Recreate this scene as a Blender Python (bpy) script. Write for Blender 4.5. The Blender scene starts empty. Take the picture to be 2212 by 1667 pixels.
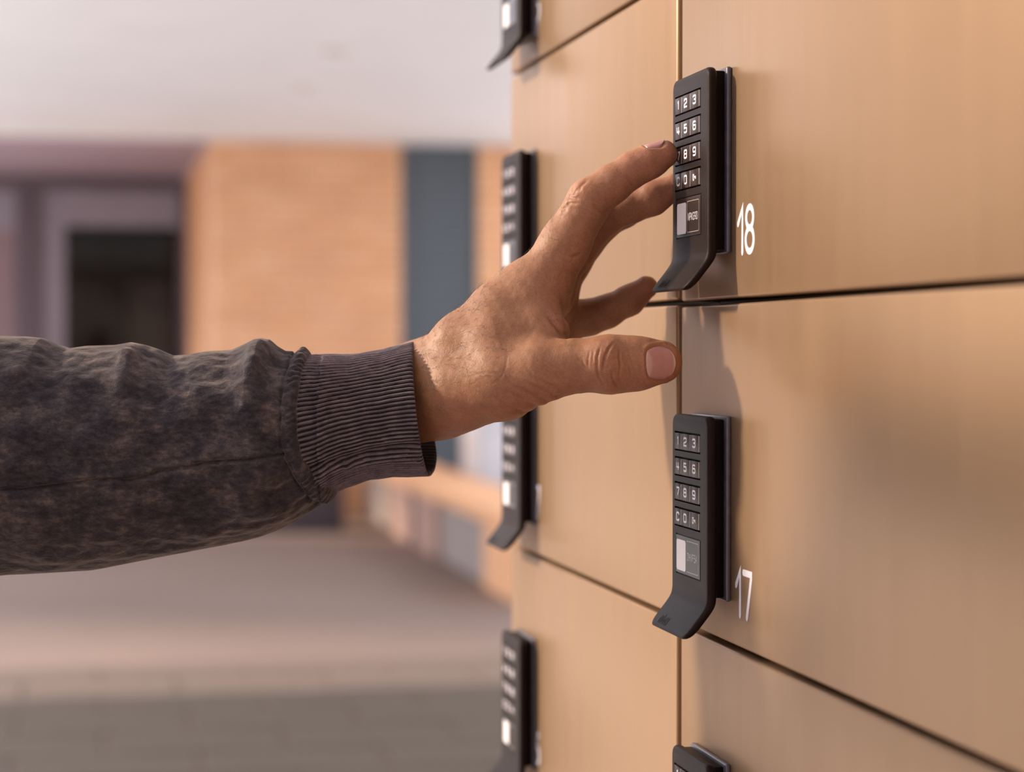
import bpy, bmesh, math, random
import numpy as np
from mathutils import Vector, Matrix

random.seed(7)
rng = np.random.default_rng(11)
scene = bpy.context.scene
COL = scene.collection

# ------------------------------------------------------------------ camera
FPX, PCX, PCY = 4600.0, 1106.0, 833.5          # focal length and centre for a 2212 x 1667 frame
YAW = math.atan((PCX - 160) / FPX)
PIT = math.atan((PCY - 750) / FPX)
CZ = 1.35
EYE = np.array([0.0, 0.0, CZ])
FWD = np.array([math.sin(YAW) * math.cos(PIT), math.cos(YAW) * math.cos(PIT), -math.sin(PIT)])
RGT = np.array([math.cos(YAW), -math.sin(YAW), 0.0])
UPV = np.cross(RGT, FWD)
cam_data = bpy.data.cameras.new('camera')
cam = bpy.data.objects.new('camera', cam_data)
COL.objects.link(cam)
cam.location = EYE
cam.rotation_euler = (math.pi / 2 - PIT, 0, -YAW)
cam_data.sensor_width = 36
cam_data.lens = FPX / 2212 * 36
cam_data.clip_start = 0.02
cam_data.dof.use_dof = True
cam_data.dof.focus_distance = 0.862
cam_data.dof.aperture_fstop = 7.9
scene.camera = cam

# ------------------------------------------------------------------ light and exposure
w = bpy.data.worlds.new('sky')
scene.world = w
w.use_nodes = True
bg = w.node_tree.nodes['Background']
bg.inputs['Color'].default_value = (0.90, 0.93, 1.03, 1)
bg.inputs['Strength'].default_value = 2.9
sun_d = bpy.data.lights.new('sun', 'SUN')
sun_d.energy = 7.5
sun_d.color = (1.0, 0.80, 0.58)
sun_d.angle = math.radians(5)
sun = bpy.data.objects.new('sun', sun_d)
COL.objects.link(sun)
sun.location = (-6, 0.5, 8)
sun.rotation_euler = Vector((0.80, -0.33, -0.36)).to_track_quat('-Z', 'Y').to_euler()
vs = scene.view_settings
vs.view_transform = 'Standard'
vs.look = 'None'
vs.exposure = 0.0
vs.gamma = 1.0
vs.use_curve_mapping = False


# ------------------------------------------------------------------ helpers
def cam2w(px, py, d):
    """the world point seen at pixel px, py at depth d (metres)"""
    return EYE + FWD * d + RGT * ((px - PCX) / FPX * d) - UPV * ((py - PCY) / FPX * d)


def tag(o, label=None, cat=None, group=None, kind=None):
    for k, v in (('label', label), ('category', cat), ('group', group), ('kind', kind)):
        if v:
            o[k] = v
    return o


def link(o, parent=None):
    COL.objects.link(o)
    if parent is not None:
        o.parent = parent
    return o


def empty(name, loc=(0, 0, 0), **kw):
    o = bpy.data.objects.new(name, None)
    o.location = loc
    o.empty_display_size = 0.02
    link(o)
    return tag(o, **kw)


def mesh_obj(name, bm, mat, parent=None, smooth=False, loc=None):
    me = bpy.data.meshes.new(name)
    bmesh.ops.recalc_face_normals(bm, faces=bm.faces)
    bm.to_mesh(me)
    bm.free()
    if smooth:
        me.shade_smooth()
        if smooth != 'all':
            me.set_sharp_from_angle(angle=math.radians(smooth if smooth is not True else 40))
    me.materials.append(mat)
    o = bpy.data.objects.new(name, me)
    if loc is not None:
        o.location = loc
    return link(o, parent)


def box(bm, x0, x1, y0, y1, z0, z1, bev=0.0, seg=2):
    r = bmesh.ops.create_cube(bm, size=1.0)
    vv = r['verts']
    for v in vv:
        v.co = ((x0 + x1) / 2 + v.co.x * (x1 - x0), (y0 + y1) / 2 + v.co.y * (y1 - y0), (z0 + z1) / 2 + v.co.z * (z1 - z0))
    if bev > 0:
        ee = list({e for v in vv for e in v.link_edges})
        bmesh.ops.bevel(bm, geom=ee, offset=bev, segments=seg, affect='EDGES', profile=0.5)
    return bm


def newbox(*a, **k):
    return box(bmesh.new(), *a, **k)


# ------------------------------------------------------------------ materials
def mat(name, color, rough=0.5, metal=0.0, **kw):
    m = bpy.data.materials.new(name)
    m.use_nodes = True
    nt = m.node_tree
    b = nt.nodes['Principled BSDF']
    b.inputs['Base Color'].default_value = (*color, 1)
    b.inputs['Roughness'].default_value = rough
    b.inputs['Metallic'].default_value = metal
    for k, v in kw.items():
        b.inputs[k.replace('_', ' ')].default_value = v
    return m


def nodes(m):
    return m.node_tree, m.node_tree.nodes['Principled BSDF'], m.node_tree.nodes, m.node_tree.links


def coord(m, scale=(1, 1, 1), which='Object', rot=(0, 0, 0)):
    nt, b, N, L = nodes(m)
    tc = N.new('ShaderNodeTexCoord')
    mp = N.new('ShaderNodeMapping')
    mp.inputs['Scale'].default_value = scale
    mp.inputs['Rotation'].default_value = rot
    L.new(tc.outputs[which], mp.inputs['Vector'])
    return mp.outputs['Vector']


def noise(m, vec, scale, detail=3, rough=0.5):
    nt, b, N, L = nodes(m)
    n = N.new('ShaderNodeTexNoise')
    n.inputs['Scale'].default_value = scale
    n.inputs['Detail'].default_value = detail
    n.inputs['Roughness'].default_value = rough
    L.new(vec, n.inputs['Vector'])
    return n.outputs['Fac']


def ramp(m, fac, stops):
    nt, b, N, L = nodes(m)
    r = N.new('ShaderNodeValToRGB')
    el = r.color_ramp.elements
    while len(el) > len(stops):
        el.remove(el[-1])
    while len(el) < len(stops):
        el.new(0.5)
    for e, (p, c) in zip(el, stops):
        e.position = p
        e.color = (*c, 1) if len(c) == 3 else c
    L.new(fac, r.inputs['Fac'])
    return r.outputs['Color']


def bump(m, h, strength, dist, prev=None):
    nt, b, N, L = nodes(m)
    n = N.new('ShaderNodeBump')
    n.inputs['Strength'].default_value = strength
    n.inputs['Distance'].default_value = dist
    L.new(h, n.inputs['Height'])
    if prev is not None:
        L.new(prev, n.inputs['Normal'])
    L.new(n.outputs['Normal'], b.inputs['Normal'])
    return n.outputs['Normal']


def mix(m, fac, a, c, mode='MIX'):
    nt, b, N, L = nodes(m)
    x = N.new('ShaderNodeMix')
    x.data_type = 'RGBA'
    x.blend_type = mode
    for s, v in ((x.inputs[0], fac), (x.inputs[6], a), (x.inputs[7], c)):
        if isinstance(v, (int, float)):
            s.default_value = v
        elif isinstance(v, tuple):
            s.default_value = (*v, 1)
        else:
            L.new(v, s)
    return x.outputs[2]


def setc(m, out, sock='Base Color'):
    nt, b, N, L = nodes(m)
    L.new(out, b.inputs[sock])


# brushed champagne metal of the lockers: fine vertical grain
M_DOOR = mat('brushed_bronze', (0.238, 0.15, 0.09), 0.36, 0.5)
nodes_spec = M_DOOR.node_tree.nodes['Principled BSDF'].inputs['Specular Tint']
nodes_spec.default_value = (0.82, 0.63, 0.50, 1)
v = coord(M_DOOR, (1400, 1400, 14))
n1 = noise(M_DOOR, v, 1.0, 3)
n2 = noise(M_DOOR, coord(M_DOOR, (60, 60, 5)), 1.0, 3)
c1 = ramp(M_DOOR, n1, [(0.25, (0.229, 0.144, 0.085)), (0.75, (0.25, 0.159, 0.096))])
setc(M_DOOR, mix(M_DOOR, n2, c1, (0.238, 0.152, 0.091)))
setc(M_DOOR, ramp(M_DOOR, n2, [(0.3, (0.32,) * 3), (0.7, (0.37,) * 3)]), 'Roughness')
bump(M_DOOR, n1, 0.06, 0.0004)
M_CARC = mat('locker_carcass_steel', (0.10, 0.065, 0.04), 0.5, 0.4)
setc(M_CARC, ramp(M_CARC, noise(M_CARC, coord(M_CARC), 80), [(0.3, (0.09, 0.06, 0.035)), (0.7, (0.12, 0.075, 0.045))]))


def plastic(name, c, rough, bs=0.12, scale=3500.0):
    m = mat(name, c, rough)
    m.node_tree.nodes['Principled BSDF'].inputs['Specular IOR Level'].default_value = 0.085
    m.node_tree.nodes['Principled BSDF'].inputs['Specular Tint'].default_value = (1.0, 0.76, 0.72, 1)
    n = noise(m, coord(m), scale, 2)
    bump(m, n, bs, 0.0004)
    k = noise(m, coord(m), 180.0, 4)
    setc(m, ramp(m, k, [(0.3, tuple(x * 0.85 for x in c)), (0.75, tuple(x * 1.2 for x in c))]))
    return m


M_PLATE = plastic('matt_black_moulding', (0.0095, 0.0058, 0.0052), 0.44, 0.30)
M_HOUS = plastic('black_housing', (0.004, 0.0035, 0.0035), 0.5)
M_KEY = plastic('dark_key_plastic', (0.028, 0.019, 0.018), 0.32, 0.08)
M_SLOT = plastic('slot_black', (0.004, 0.004, 0.006), 0.55)
M_IDP = plastic('label_film', (0.022, 0.017, 0.017), 0.25, 0.03)
M_GASK = mat('smoky_clear_gasket', (0.085, 0.08, 0.11), 0.3)
M_GASK.node_tree.nodes['Principled BSDF'].inputs['Transmission Weight'].default_value = 0.35
setc(M_GASK, ramp(M_GASK, noise(M_GASK, coord(M_GASK), 200), [(0.3, (0.07, 0.066, 0.095)), (0.7, (0.10, 0.094, 0.125))]))


def paint(name, c, rough=0.5):
    m = mat(name, c, rough)
    setc(m, ramp(m, noise(m, coord(m), 400), [(0.2, tuple(x * 0.95 for x in c)), (0.8, c)]))
    return m


M_WHITE = paint('white_print', (0.44, 0.42, 0.48))
M_LEG = paint('key_legend_white', (0.62, 0.58, 0.64))
M_EDGE = mat('key_edge_glint', (0.20, 0.18, 0.17), 0.22)  # pale strip colour stands in for sun glints on the key sides
setc(M_EDGE, ramp(M_EDGE, noise(M_EDGE, coord(M_EDGE), 300), [(0.3, (0.18, 0.16, 0.15)), (0.7, (0.23, 0.2, 0.19))]))
M_STICK = paint('white_sticker', (0.60, 0.56, 0.57), 0.45)
M_LINE = paint('label_outline', (0.30, 0.24, 0.22), 0.35)
M_LOGO = plastic('moulded_mark', (0.010, 0.009, 0.012), 0.5)

# ------------------------------------------------------------------ setting
M_FLOOR = mat('concrete_paving', (0.185, 0.126, 0.102), 0.75)
nf = noise(M_FLOOR, coord(M_FLOOR), 0.5, 6, 0.6)
setc(M_FLOOR, ramp(M_FLOOR, nf, [(0.3, (0.17, 0.116, 0.093)), (0.7, (0.215, 0.148, 0.122))]))
bump(M_FLOOR, noise(M_FLOOR, coord(M_FLOOR), 60, 4), 0.3, 0.004)
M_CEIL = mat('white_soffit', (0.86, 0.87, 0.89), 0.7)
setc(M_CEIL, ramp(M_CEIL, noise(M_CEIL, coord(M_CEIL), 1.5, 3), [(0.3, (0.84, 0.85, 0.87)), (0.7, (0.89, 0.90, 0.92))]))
M_SOFF = mat('mauve_shade_soffit', (0.42, 0.35, 0.44), 0.7)  # darker than the main ceiling: the recess's deep shade is in this colour
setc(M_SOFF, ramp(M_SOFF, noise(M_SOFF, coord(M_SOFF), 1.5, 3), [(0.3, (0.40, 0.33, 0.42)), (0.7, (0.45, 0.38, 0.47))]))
M_MORTAR = mat('mortar', (0.80, 0.66, 0.52), 0.9)
bump(M_MORTAR, noise(M_MORTAR, coord(M_MORTAR), 90, 3), 0.4, 0.004)
setc(M_MORTAR, ramp(M_MORTAR, noise(M_MORTAR, coord(M_MORTAR), 30), [(0.3, (0.77, 0.62, 0.48)), (0.7, (0.84, 0.70, 0.56))]))
M_BRICKS = []
for i, c in enumerate([(0.70, 0.36, 0.18), (0.65, 0.325, 0.16), (0.73, 0.39, 0.205), (0.68, 0.335, 0.155)]):
    m = mat('orange_brick', c, 0.85)
    setc(m, ramp(m, noise(m, coord(m), 25, 4), [(0.3, tuple(x * 0.9 for x in c)), (0.7, tuple(x * 1.08 for x in c))]))
    bump(m, noise(m, coord(m), 120, 3), 0.3, 0.003)
    M_BRICKS.append(m)


def simple(name, c, rough=0.6, metal=0.0, sc=6.0, amp=0.08):
    m = mat(name, c, rough, metal)
    setc(m, ramp(m, noise(m, coord(m), sc, 4), [(0.3, tuple(x * (1 - amp) for x in c)), (0.7, tuple(x * (1 + amp) for x in c))]))
    return m


M_SLATE = simple('slate_paint', (0.085, 0.10, 0.115), 0.5)
M_FRAME = simple('dark_mauve_frame', (0.10, 0.075, 0.095), 0.5)
M_LFRAME = simple('lilac_grey_frame', (0.27, 0.24, 0.29), 0.45)
M_PINK = simple('rose_grey_panel', (0.26, 0.18, 0.19), 0.6)
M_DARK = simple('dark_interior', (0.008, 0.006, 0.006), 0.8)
M_GREYP = simple('warm_grey_panel', (0.30, 0.25, 0.23), 0.7)
M_PALE = simple('pale_grey_metal', (0.50, 0.48, 0.50), 0.4)
M_DBOX = simple('dark_plum_planter', (0.035, 0.022, 0.028), 0.6)
M_SOIL = simple('planter_soil', (0.05, 0.032, 0.025), 0.95, 0, 40, 0.3)
M_GLASS = mat('window_glass', (0.9, 0.9, 0.9), 0.03)
M_GLASS.node_tree.nodes['Principled BSDF'].inputs['Transmission Weight'].default_value = 1.0
M_GLASS.node_tree.nodes['Principled BSDF'].inputs['IOR'].default_value = 1.25
M_LAMP = simple('frosted_lamp', (0.60, 0.56, 0.53), 0.5)
M_LAMPR = simple('lamp_ring', (0.70, 0.66, 0.63), 0.4)
M_SHADEPAVE = simple('shade_tone_paver', (0.038, 0.026, 0.018), 0.8, 0, 3, 0.15)  # near floor's shade put into this colour

WY = 17.0         # distance of the brick wall
CEIL = 2.985
fl = mesh_obj('floor', newbox(-0.95, 3.75, -6, 26, -0.2, 0.0), M_FLOOR)
tag(fl, kind='structure')
bm = newbox(-0.75, 3.7, -1.6, WY, CEIL, CEIL + 0.25)
box(bm, 1.08, 3.7, WY, WY + 0.45, CEIL, CEIL + 0.25)
ce = mesh_obj('ceiling', bm, M_CEIL)
M_APRON = mat('pale_bounce_ground', (0.62, 0.59, 0.56), 0.8)
setc(M_APRON, ramp(M_APRON, noise(M_APRON, coord(M_APRON), 0.7, 4), [(0.3, (0.58, 0.55, 0.52)), (0.7, (0.66, 0.63, 0.60))]))
bm = newbox(3.75, 22, -6, 26, -0.2, -0.002)
box(bm, -22, -0.95, -6, 26, -0.2, -0.002)
tag(mesh_obj('floor_bounce_apron', bm, M_APRON), kind='structure')  # unseen pale ground added to bounce daylight up to the ceiling
# unseen wall added behind the camera to block sky light from near things
M_BEHIND = mat('warm_grey_blocker', (0.50, 0.41, 0.37), 0.8)
setc(M_BEHIND, ramp(M_BEHIND, noise(M_BEHIND, coord(M_BEHIND), 3, 4), [(0.3, (0.48, 0.39, 0.35)), (0.7, (0.52, 0.43, 0.39))]))
M_FAC = mat('pale_added_facade', (0.46, 0.40, 0.36), 0.8)
setc(M_FAC, ramp(M_FAC, noise(M_FAC, coord(M_FAC), 0.8, 4), [(0.3, (0.43, 0.37, 0.335)), (0.7, (0.48, 0.42, 0.38))]))
tag(mesh_obj('wall_left_added', newbox(-16, -4.05, WY, WY + 0.3, 0, 9.0), M_FAC), kind='structure')  # unseen facade added for the locker doors to reflect instead of sky
tag(mesh_obj('wall_front_blocker', newbox(-3.2, 4.4, -1.6, -1.3, 0, 4.6), M_BEHIND), kind='structure')
tag(ce, kind='structure')
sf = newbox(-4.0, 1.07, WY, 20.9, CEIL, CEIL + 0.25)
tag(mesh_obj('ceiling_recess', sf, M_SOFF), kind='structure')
# fascia edge above the far wall and left of the recess
wb = empty('wall_back', (0, WY, 0))
tag(wb, kind='structure')
mesh_obj('mortar_pier', newbox(1.075, 2.585, 0.014, 3.7, 0, CEIL), M_MORTAR, wb)
mesh_obj('mortar_pier', newbox(3.22, 5.2, 0.014, 0.4, 0, CEIL), M_MORTAR, wb)
bmesh_list = []
CH, BL = 0.0726, 0.322


def brick_mesh(wd):
    bm = newbox(0, wd, -0.012, 0.06, 0, CH - 0.013, bev=0.004, seg=1)
    me = bpy.data.meshes.new('brick')
    bmesh.ops.recalc_face_normals(bm, faces=bm.faces)
    bm.to_mesh(me)
    bm.free()
    return me


bcache = {}


def add_brick(x0, x1, z, par):
    wd = round(x1 - x0 - 0.013, 3)
    if wd < 0.03:
        return
    k = (wd, random.randrange(4))
    if k not in bcache:
        me = brick_mesh(wd)
        me.materials.append(M_BRICKS[k[1]])
        bcache[k] = me
    o = bpy.data.objects.new('brick', bcache[k])
    o.location = (x0 + 0.0065, random.uniform(-0.002, 0.002), z)
    link(o, par)


ncourse = int(CEIL / CH)
for c in range(ncourse):
    z = c * CH + 0.005
    off = (BL / 2 if c % 2 else 0.0)
    x = 1.07 - off
    while x < 2.59:
        a0, a1 = max(x, 1.07), min(x + BL, 2.59)
        if a1 - a0 > 0.05:
            add_brick(a0, a1, z, wb)
        x += BL
for c in range(ncourse):
    z = c * CH + 0.005
    off = (BL / 2 if c % 2 else 0.0)
    a0, a1 = 3.215, 3.215 + BL - off
    add_brick(a0, a1, z, wb)
    add_brick(a1, a1 + BL, z, wb)
# brick-coloured return of the pier into the recess is the mortar pier's own side with bedded courses
bm = bmesh.new()
for c in range(ncourse):
    z = c * CH + 0.005
    for k in range(12):
        y0 = 0.06 + k * BL + (BL / 2 if c % 2 else 0)
        if y0 + BL < 3.72:
            box(bm, 1.062, 1.10, y0 + 0.005, y0 + BL - 0.005, z, z + CH - 0.01)
ret = mesh_obj('brick_return', bm, M_BRICKS[0], wb)
ret['kind'] = 'stuff'

# slatted slate-grey shutter between the piers
sh = empty('door_2', (2.585, WY, 0))
tag(sh, kind='structure')
mesh_obj('frame', newbox(0, 0.635, 0.12, 0.2, 0, CEIL), M_SLATE, sh)
sl_me = None
for c in range(ncourse):
    if sl_me is None:
        o = mesh_obj('slat', newbox(0.0, 0.635, 0.06, 0.13, 0.006, CH - 0.004, bev=0.006, seg=1), M_SLATE, sh)
        sl_me = o.data
    else:
        o = link(bpy.data.objects.new('slat', sl_me), sh)
    o.location = (0, 0, c * CH)

# shop front at the back of the recess
SY = 20.7


def bgx(px, y):
    th = YAW + math.atan((px - PCX) / FPX)
    return y * math.tan(th)


def bgz(py, px, y):
    d = FWD + RGT * ((px - PCX) / FPX) - UPV * ((py - PCY) / FPX)
    return CZ + d[2] * y / d[1]


d1 = empty('door_1', (0, SY, 0))
tag(d1, kind='structure')
zt = CEIL
z1 = bgz(412, 250, SY)
z2 = bgz(488, 250, SY)
mesh_obj('header', newbox(-4, 1.07, 0, 0.18, z1, zt), M_FRAME, d1)
mesh_obj('transom_panel', newbox(bgx(92, SY), bgx(392, SY), 0.04, 0.14, z2, z1), M_LFRAME, d1)
mesh_obj('transom_panel', newbox(-1.6, bgx(35, SY), 0.04, 0.14, z2 - 0.05, z1), M_LFRAME, d1)
mesh_obj('mullion', newbox(bgx(36, SY), bgx(90, SY), -0.02, 0.16, 0, z1), M_FRAME, d1)
mesh_obj('door_stile', newbox(bgx(92, SY), bgx(140, SY), 0.04, 0.14, 0, z2), M_LFRAME, d1)
mesh_obj('jamb', newbox(bgx(388, SY), 1.07, -0.01, 0.18, 0, z1), M_FRAME, d1)
mesh_obj('side_panel', newbox(-4, bgx(35, SY), 0.06, 0.16, 0, z2 - 0.05), M_PINK, d1)
mesh_obj('pane', newbox(bgx(140, SY), bgx(388, SY), 0.08, 0.09, 0, z2), M_GLASS, d1)
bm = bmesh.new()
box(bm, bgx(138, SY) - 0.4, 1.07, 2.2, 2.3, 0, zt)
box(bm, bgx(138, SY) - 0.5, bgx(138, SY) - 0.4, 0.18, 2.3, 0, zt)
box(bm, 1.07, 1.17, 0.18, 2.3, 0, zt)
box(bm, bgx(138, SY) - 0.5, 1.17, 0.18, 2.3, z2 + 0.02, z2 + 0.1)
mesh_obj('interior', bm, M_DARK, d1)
bm = newbox(bgx(290, SY), bgx(385, SY), 1.2, 1.7, 0, 2.0, bev=0.02)
mesh_obj('interior_cupboard', bm, simple('brown_wood', (0.05, 0.024, 0.012), 0.6), d1)

# low brick wall with grey panels, right of the walkway
LX = 2.25
lw = empty('wall_low', (LX, 11.0, 0))
tag(lw, kind='structure')
mesh_obj('coping', newbox(-0.03, 0.42, -0.02, 5.9, 0.38, 0.47, bev=0.012), M_BRICKS[2], lw)
M_ROSE = simple('rose_brick', (0.40, 0.25, 0.20), 0.85)
for y0, y1, mm in ((0, 0.74, 2), (2.42, 3.1, 1), (3.42, 4.5, 1)):
    mesh_obj('pier', newbox(0, 0.38, y0, y1, 0, 0.38, bev=0.01), M_BRICKS[2] if mm == 2 else M_ROSE, lw)
for y0, y1 in ((0.74, 2.42), (3.1, 3.42), (4.5, 5.95)):
    mesh_obj('panel', newbox(0.05, 0.33, y0, y1, 0, 0.38, bev=0.006), M_GREYP, lw)

# pale cabinet behind the low wall
cb = empty('utility_cabinet', (3.35, 14.6, 0), label='pale grey metal cabinet standing behind the low brick wall, beneath the wrist', cat='cabinet')
mesh_obj('body', newbox(-0.66, 0.66, -0.25, 0.25, 0.06, 1.12, bev=0.015), M_PALE, cb)
mesh_obj('plinth', newbox(-0.62, 0.62, -0.21, 0.21, 0, 0.06), M_FRAME, cb)
mesh_obj('lid', newbox(-0.69, 0.69, -0.28, 0.28, 1.12, 1.16, bev=0.01), M_PALE, cb)
for s in (-0.32, 0.32):
    mesh_obj('door', newbox(s - 0.29, s + 0.29, -0.27, -0.25, 0.12, 1.06, bev=0.006), M_PALE, cb)

# dark planter at the foot of the brick pier
pl = empty('planter', (1.50, 15.75, 0), label='dark plum planter box on the paving at the foot of the brick pier', cat='planter')
bm = bmesh.new()
box(bm, -0.44, 0.44, -0.22, 0.22, 0, 0.42, bev=0.02)
mesh_obj('box', bm, M_DBOX, pl)
mesh_obj('rim', newbox(-0.47, 0.47, -0.25, 0.25, 0.40, 0.45, bev=0.012), M_DBOX, pl)
mesh_obj('soil', newbox(-0.42, 0.42, -0.20, 0.20, 0.44, 0.455), M_SOIL, pl)

# ceiling lamps set in the soffit
for i, (px, py) in enumerate(((730, 104), (658, 182))):
    d = FWD + RGT * ((px - PCX) / FPX) - UPV * ((py - PCY) / FPX)
    t = (CEIL - CZ) / d[2]
    p = EYE + d * t
    L_ = empty('ceiling_light', (p[0], p[1], CEIL), label=('unlit round lamp in the white soffit, nearer the lockers', 'unlit round lamp in the white soffit, closer to the brick pier')[i], cat='ceiling light')
    bm = bmesh.new()
    bmesh.ops.create_cone(bm, cap_ends=True, segments=32, radius1=0.088, radius2=0.10, depth=0.02)
    mesh_obj('ring', bm, M_LAMPR, L_, loc=(0, 0, -0.008))
    bm = bmesh.new()
    bmesh.ops.create_cone(bm, cap_ends=True, segments=32, radius1=0.07, radius2=0.075, depth=0.012)
    mesh_obj('diffuser', bm, M_LAMP, L_, loc=(0, 0, -0.018))

# shade on the near walkway, put into the colour of a band of pavers
pv = empty('floor_shade_band', (0, 0, 0))
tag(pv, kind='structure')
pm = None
M_SHADEEDGE = simple('shade_edge_paver', (0.125, 0.086, 0.068), 0.8, 0, 3, 0.12)  # in-between tone softens the edge of the painted shade
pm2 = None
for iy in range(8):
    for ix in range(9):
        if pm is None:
            o = mesh_obj('shade_paver', newbox(0.006, 0.594, 0.006, 0.394, -0.01, 0.012, bev=0.005, seg=1), M_SHADEPAVE, pv)
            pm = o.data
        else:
            o = link(bpy.data.objects.new('shade_paver', pm if iy < 6 else (pm2 or pm)), pv)
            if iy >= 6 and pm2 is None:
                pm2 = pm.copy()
                pm2.materials[0] = M_SHADEEDGE
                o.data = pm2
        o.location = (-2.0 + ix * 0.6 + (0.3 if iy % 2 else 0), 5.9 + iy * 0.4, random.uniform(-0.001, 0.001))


# ------------------------------------------------------------------ stroke lettering
def arc(cx, cy, rx, ry, a0, a1, n=14):
    return [(cx + rx * math.cos(math.radians(a0 + (a1 - a0) * i / n)), cy + ry * math.sin(math.radians(a0 + (a1 - a0) * i / n))) for i in range(n + 1)]


def stroke(bm, pts, wd, x, th, conv, closed=False, caps=True):
    """a flat strip of width wd along pts (s, z), raised th off the plane at x; conv turns (out, s, z) into coordinates"""
    n = len(pts)
    P = [np.array(p, float) for p in pts]
    L_, R_ = [], []
    for i in range(n):
        if closed:
            a, b = P[i - 1], P[(i + 1) % n]
            d0, d1_ = P[i] - a, b - P[i]
        else:
            d0 = P[i] - P[i - 1] if i > 0 else P[1] - P[0]
            d1_ = P[i + 1] - P[i] if i < n - 1 else P[-1] - P[-2]
        d0 = d0 / (np.linalg.norm(d0) + 1e-12)
        d1_ = d1_ / (np.linalg.norm(d1_) + 1e-12)
        n0, n1_ = np.array([-d0[1], d0[0]]), np.array([-d1_[1], d1_[0]])
        m = n0 + n1_
        m = m / (np.linalg.norm(m) + 1e-12)
        k = wd / 2 / max(0.5, float(m @ n0))
        L_.append(P[i] + m * k)
        R_.append(P[i] - m * k)
    lo = [[bm.verts.new(conv(x, *q)) for q in S] for S in (L_, R_)]
    hi = [[bm.verts.new(conv(x + th, *q)) for q in S] for S in (L_, R_)]
    rngi = range(n if closed else n - 1)
    for i in rngi:
        j = (i + 1) % n
        bm.faces.new((hi[0][i], hi[0][j], hi[1][j], hi[1][i]))
        bm.faces.new((lo[0][i], hi[0][i], hi[0][j], lo[0][j])[::-1])
        bm.faces.new((lo[1][i], hi[1][i], hi[1][j], lo[1][j]))
    if not closed:
        for e, sgn in ((0, -1), (n - 1, 1)):
            if caps:
                d = (P[1] - P[0]) if e == 0 else (P[-1] - P[-2])
                d = d / (np.linalg.norm(d) + 1e-12) * sgn
                nn = np.array([-d[1], d[0]])
                fan = [P[e] + wd / 2 * (math.cos(t) * nn + math.sin(t) * d) for t in np.linspace(0, math.pi, 9)]
                cv = [bm.verts.new(conv(x + th, *q)) for q in fan]
                bm.faces.new(cv)
            else:
                bm.faces.new((lo[0][e], hi[0][e], hi[1][e], lo[1][e]))


# keypad face: squarish digits in a unit box 0..1 x 0..1
KG = {
    '1': [[(0.30, 0.86), (0.56, 1.0), (0.56, 0.0)]],
    '2': [[(0.02, 0.74), (0.02, 0.88), (0.14, 1), (0.86, 1), (0.98, 0.88), (0.98, 0.60), (0.88, 0.52), (0.10, 0.34), (0.02, 0.24), (0.02, 0.0), (0.98, 0.0), (0.98, 0.10)]],
    '3': [[(0.02, 0.82), (0.02, 0.9), (0.14, 1), (0.86, 1), (0.98, 0.88), (0.98, 0.62), (0.82, 0.52), (0.36, 0.52)], [(0.82, 0.52), (0.98, 0.40), (0.98, 0.12), (0.86, 0), (0.14, 0), (0.02, 0.10), (0.02, 0.18)]],
    '4': [[(0.02, 1.0), (0.02, 0.42), (0.14, 0.36), (0.98, 0.36)], [(0.66, 1.0), (0.66, 0.0)]],
    '5': [[(0.94, 1), (0.04, 1), (0.04, 0.58), (0.84, 0.58), (0.98, 0.47), (0.98, 0.12), (0.84, 0), (0.12, 0), (0.02, 0.1), (0.02, 0.16)]],
    '6': [[(0.96, 0.88), (0.84, 1), (0.16, 1), (0.02, 0.88), (0.02, 0.12), (0.16, 0), (0.84, 0), (0.98, 0.12), (0.98, 0.44), (0.86, 0.55), (0.04, 0.55)]],
    '7': [[(0.0, 1), (0.98, 1), (0.98, 0.82), (0.42, 0.0)]],
    '8': [[(0.14, 0.53), (0.02, 0.64), (0.02, 0.88), (0.16, 1), (0.84, 1), (0.98, 0.88), (0.98, 0.64), (0.86, 0.53), (0.98, 0.42), (0.98, 0.12), (0.84, 0), (0.16, 0), (0.02, 0.12), (0.02, 0.42), (0.14, 0.53), (0.86, 0.53)]],
    '9': [[(0.04, 0.12), (0.16, 0), (0.84, 0), (0.98, 0.12), (0.98, 0.88), (0.84, 1), (0.16, 1), (0.02, 0.88), (0.02, 0.56), (0.14, 0.45), (0.96, 0.45)]],
    '0': [[(0.02, 0.12), (0.02, 0.88), (0.16, 1), (0.84, 1), (0.98, 0.88), (0.98, 0.12), (0.84, 0), (0.16, 0), (0.02, 0.12)]],
    'C': [[(0.98, 0.72), (0.98, 0.88), (0.84, 1), (0.16, 1), (0.02, 0.88), (0.02, 0.12), (0.16, 0), (0.84, 0), (0.98, 0.12), (0.98, 0.26)]],
    'K': [[(0.0, 0.15), (0.0, 0.85), (0.36, 0.85), (0.36, 0.15), (0.0, 0.15)], [(0.36, 0.56), (1.05, 0.56), (1.05, 0.24)], [(0.82, 0.56), (0.82, 0.30)]],
}
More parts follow.
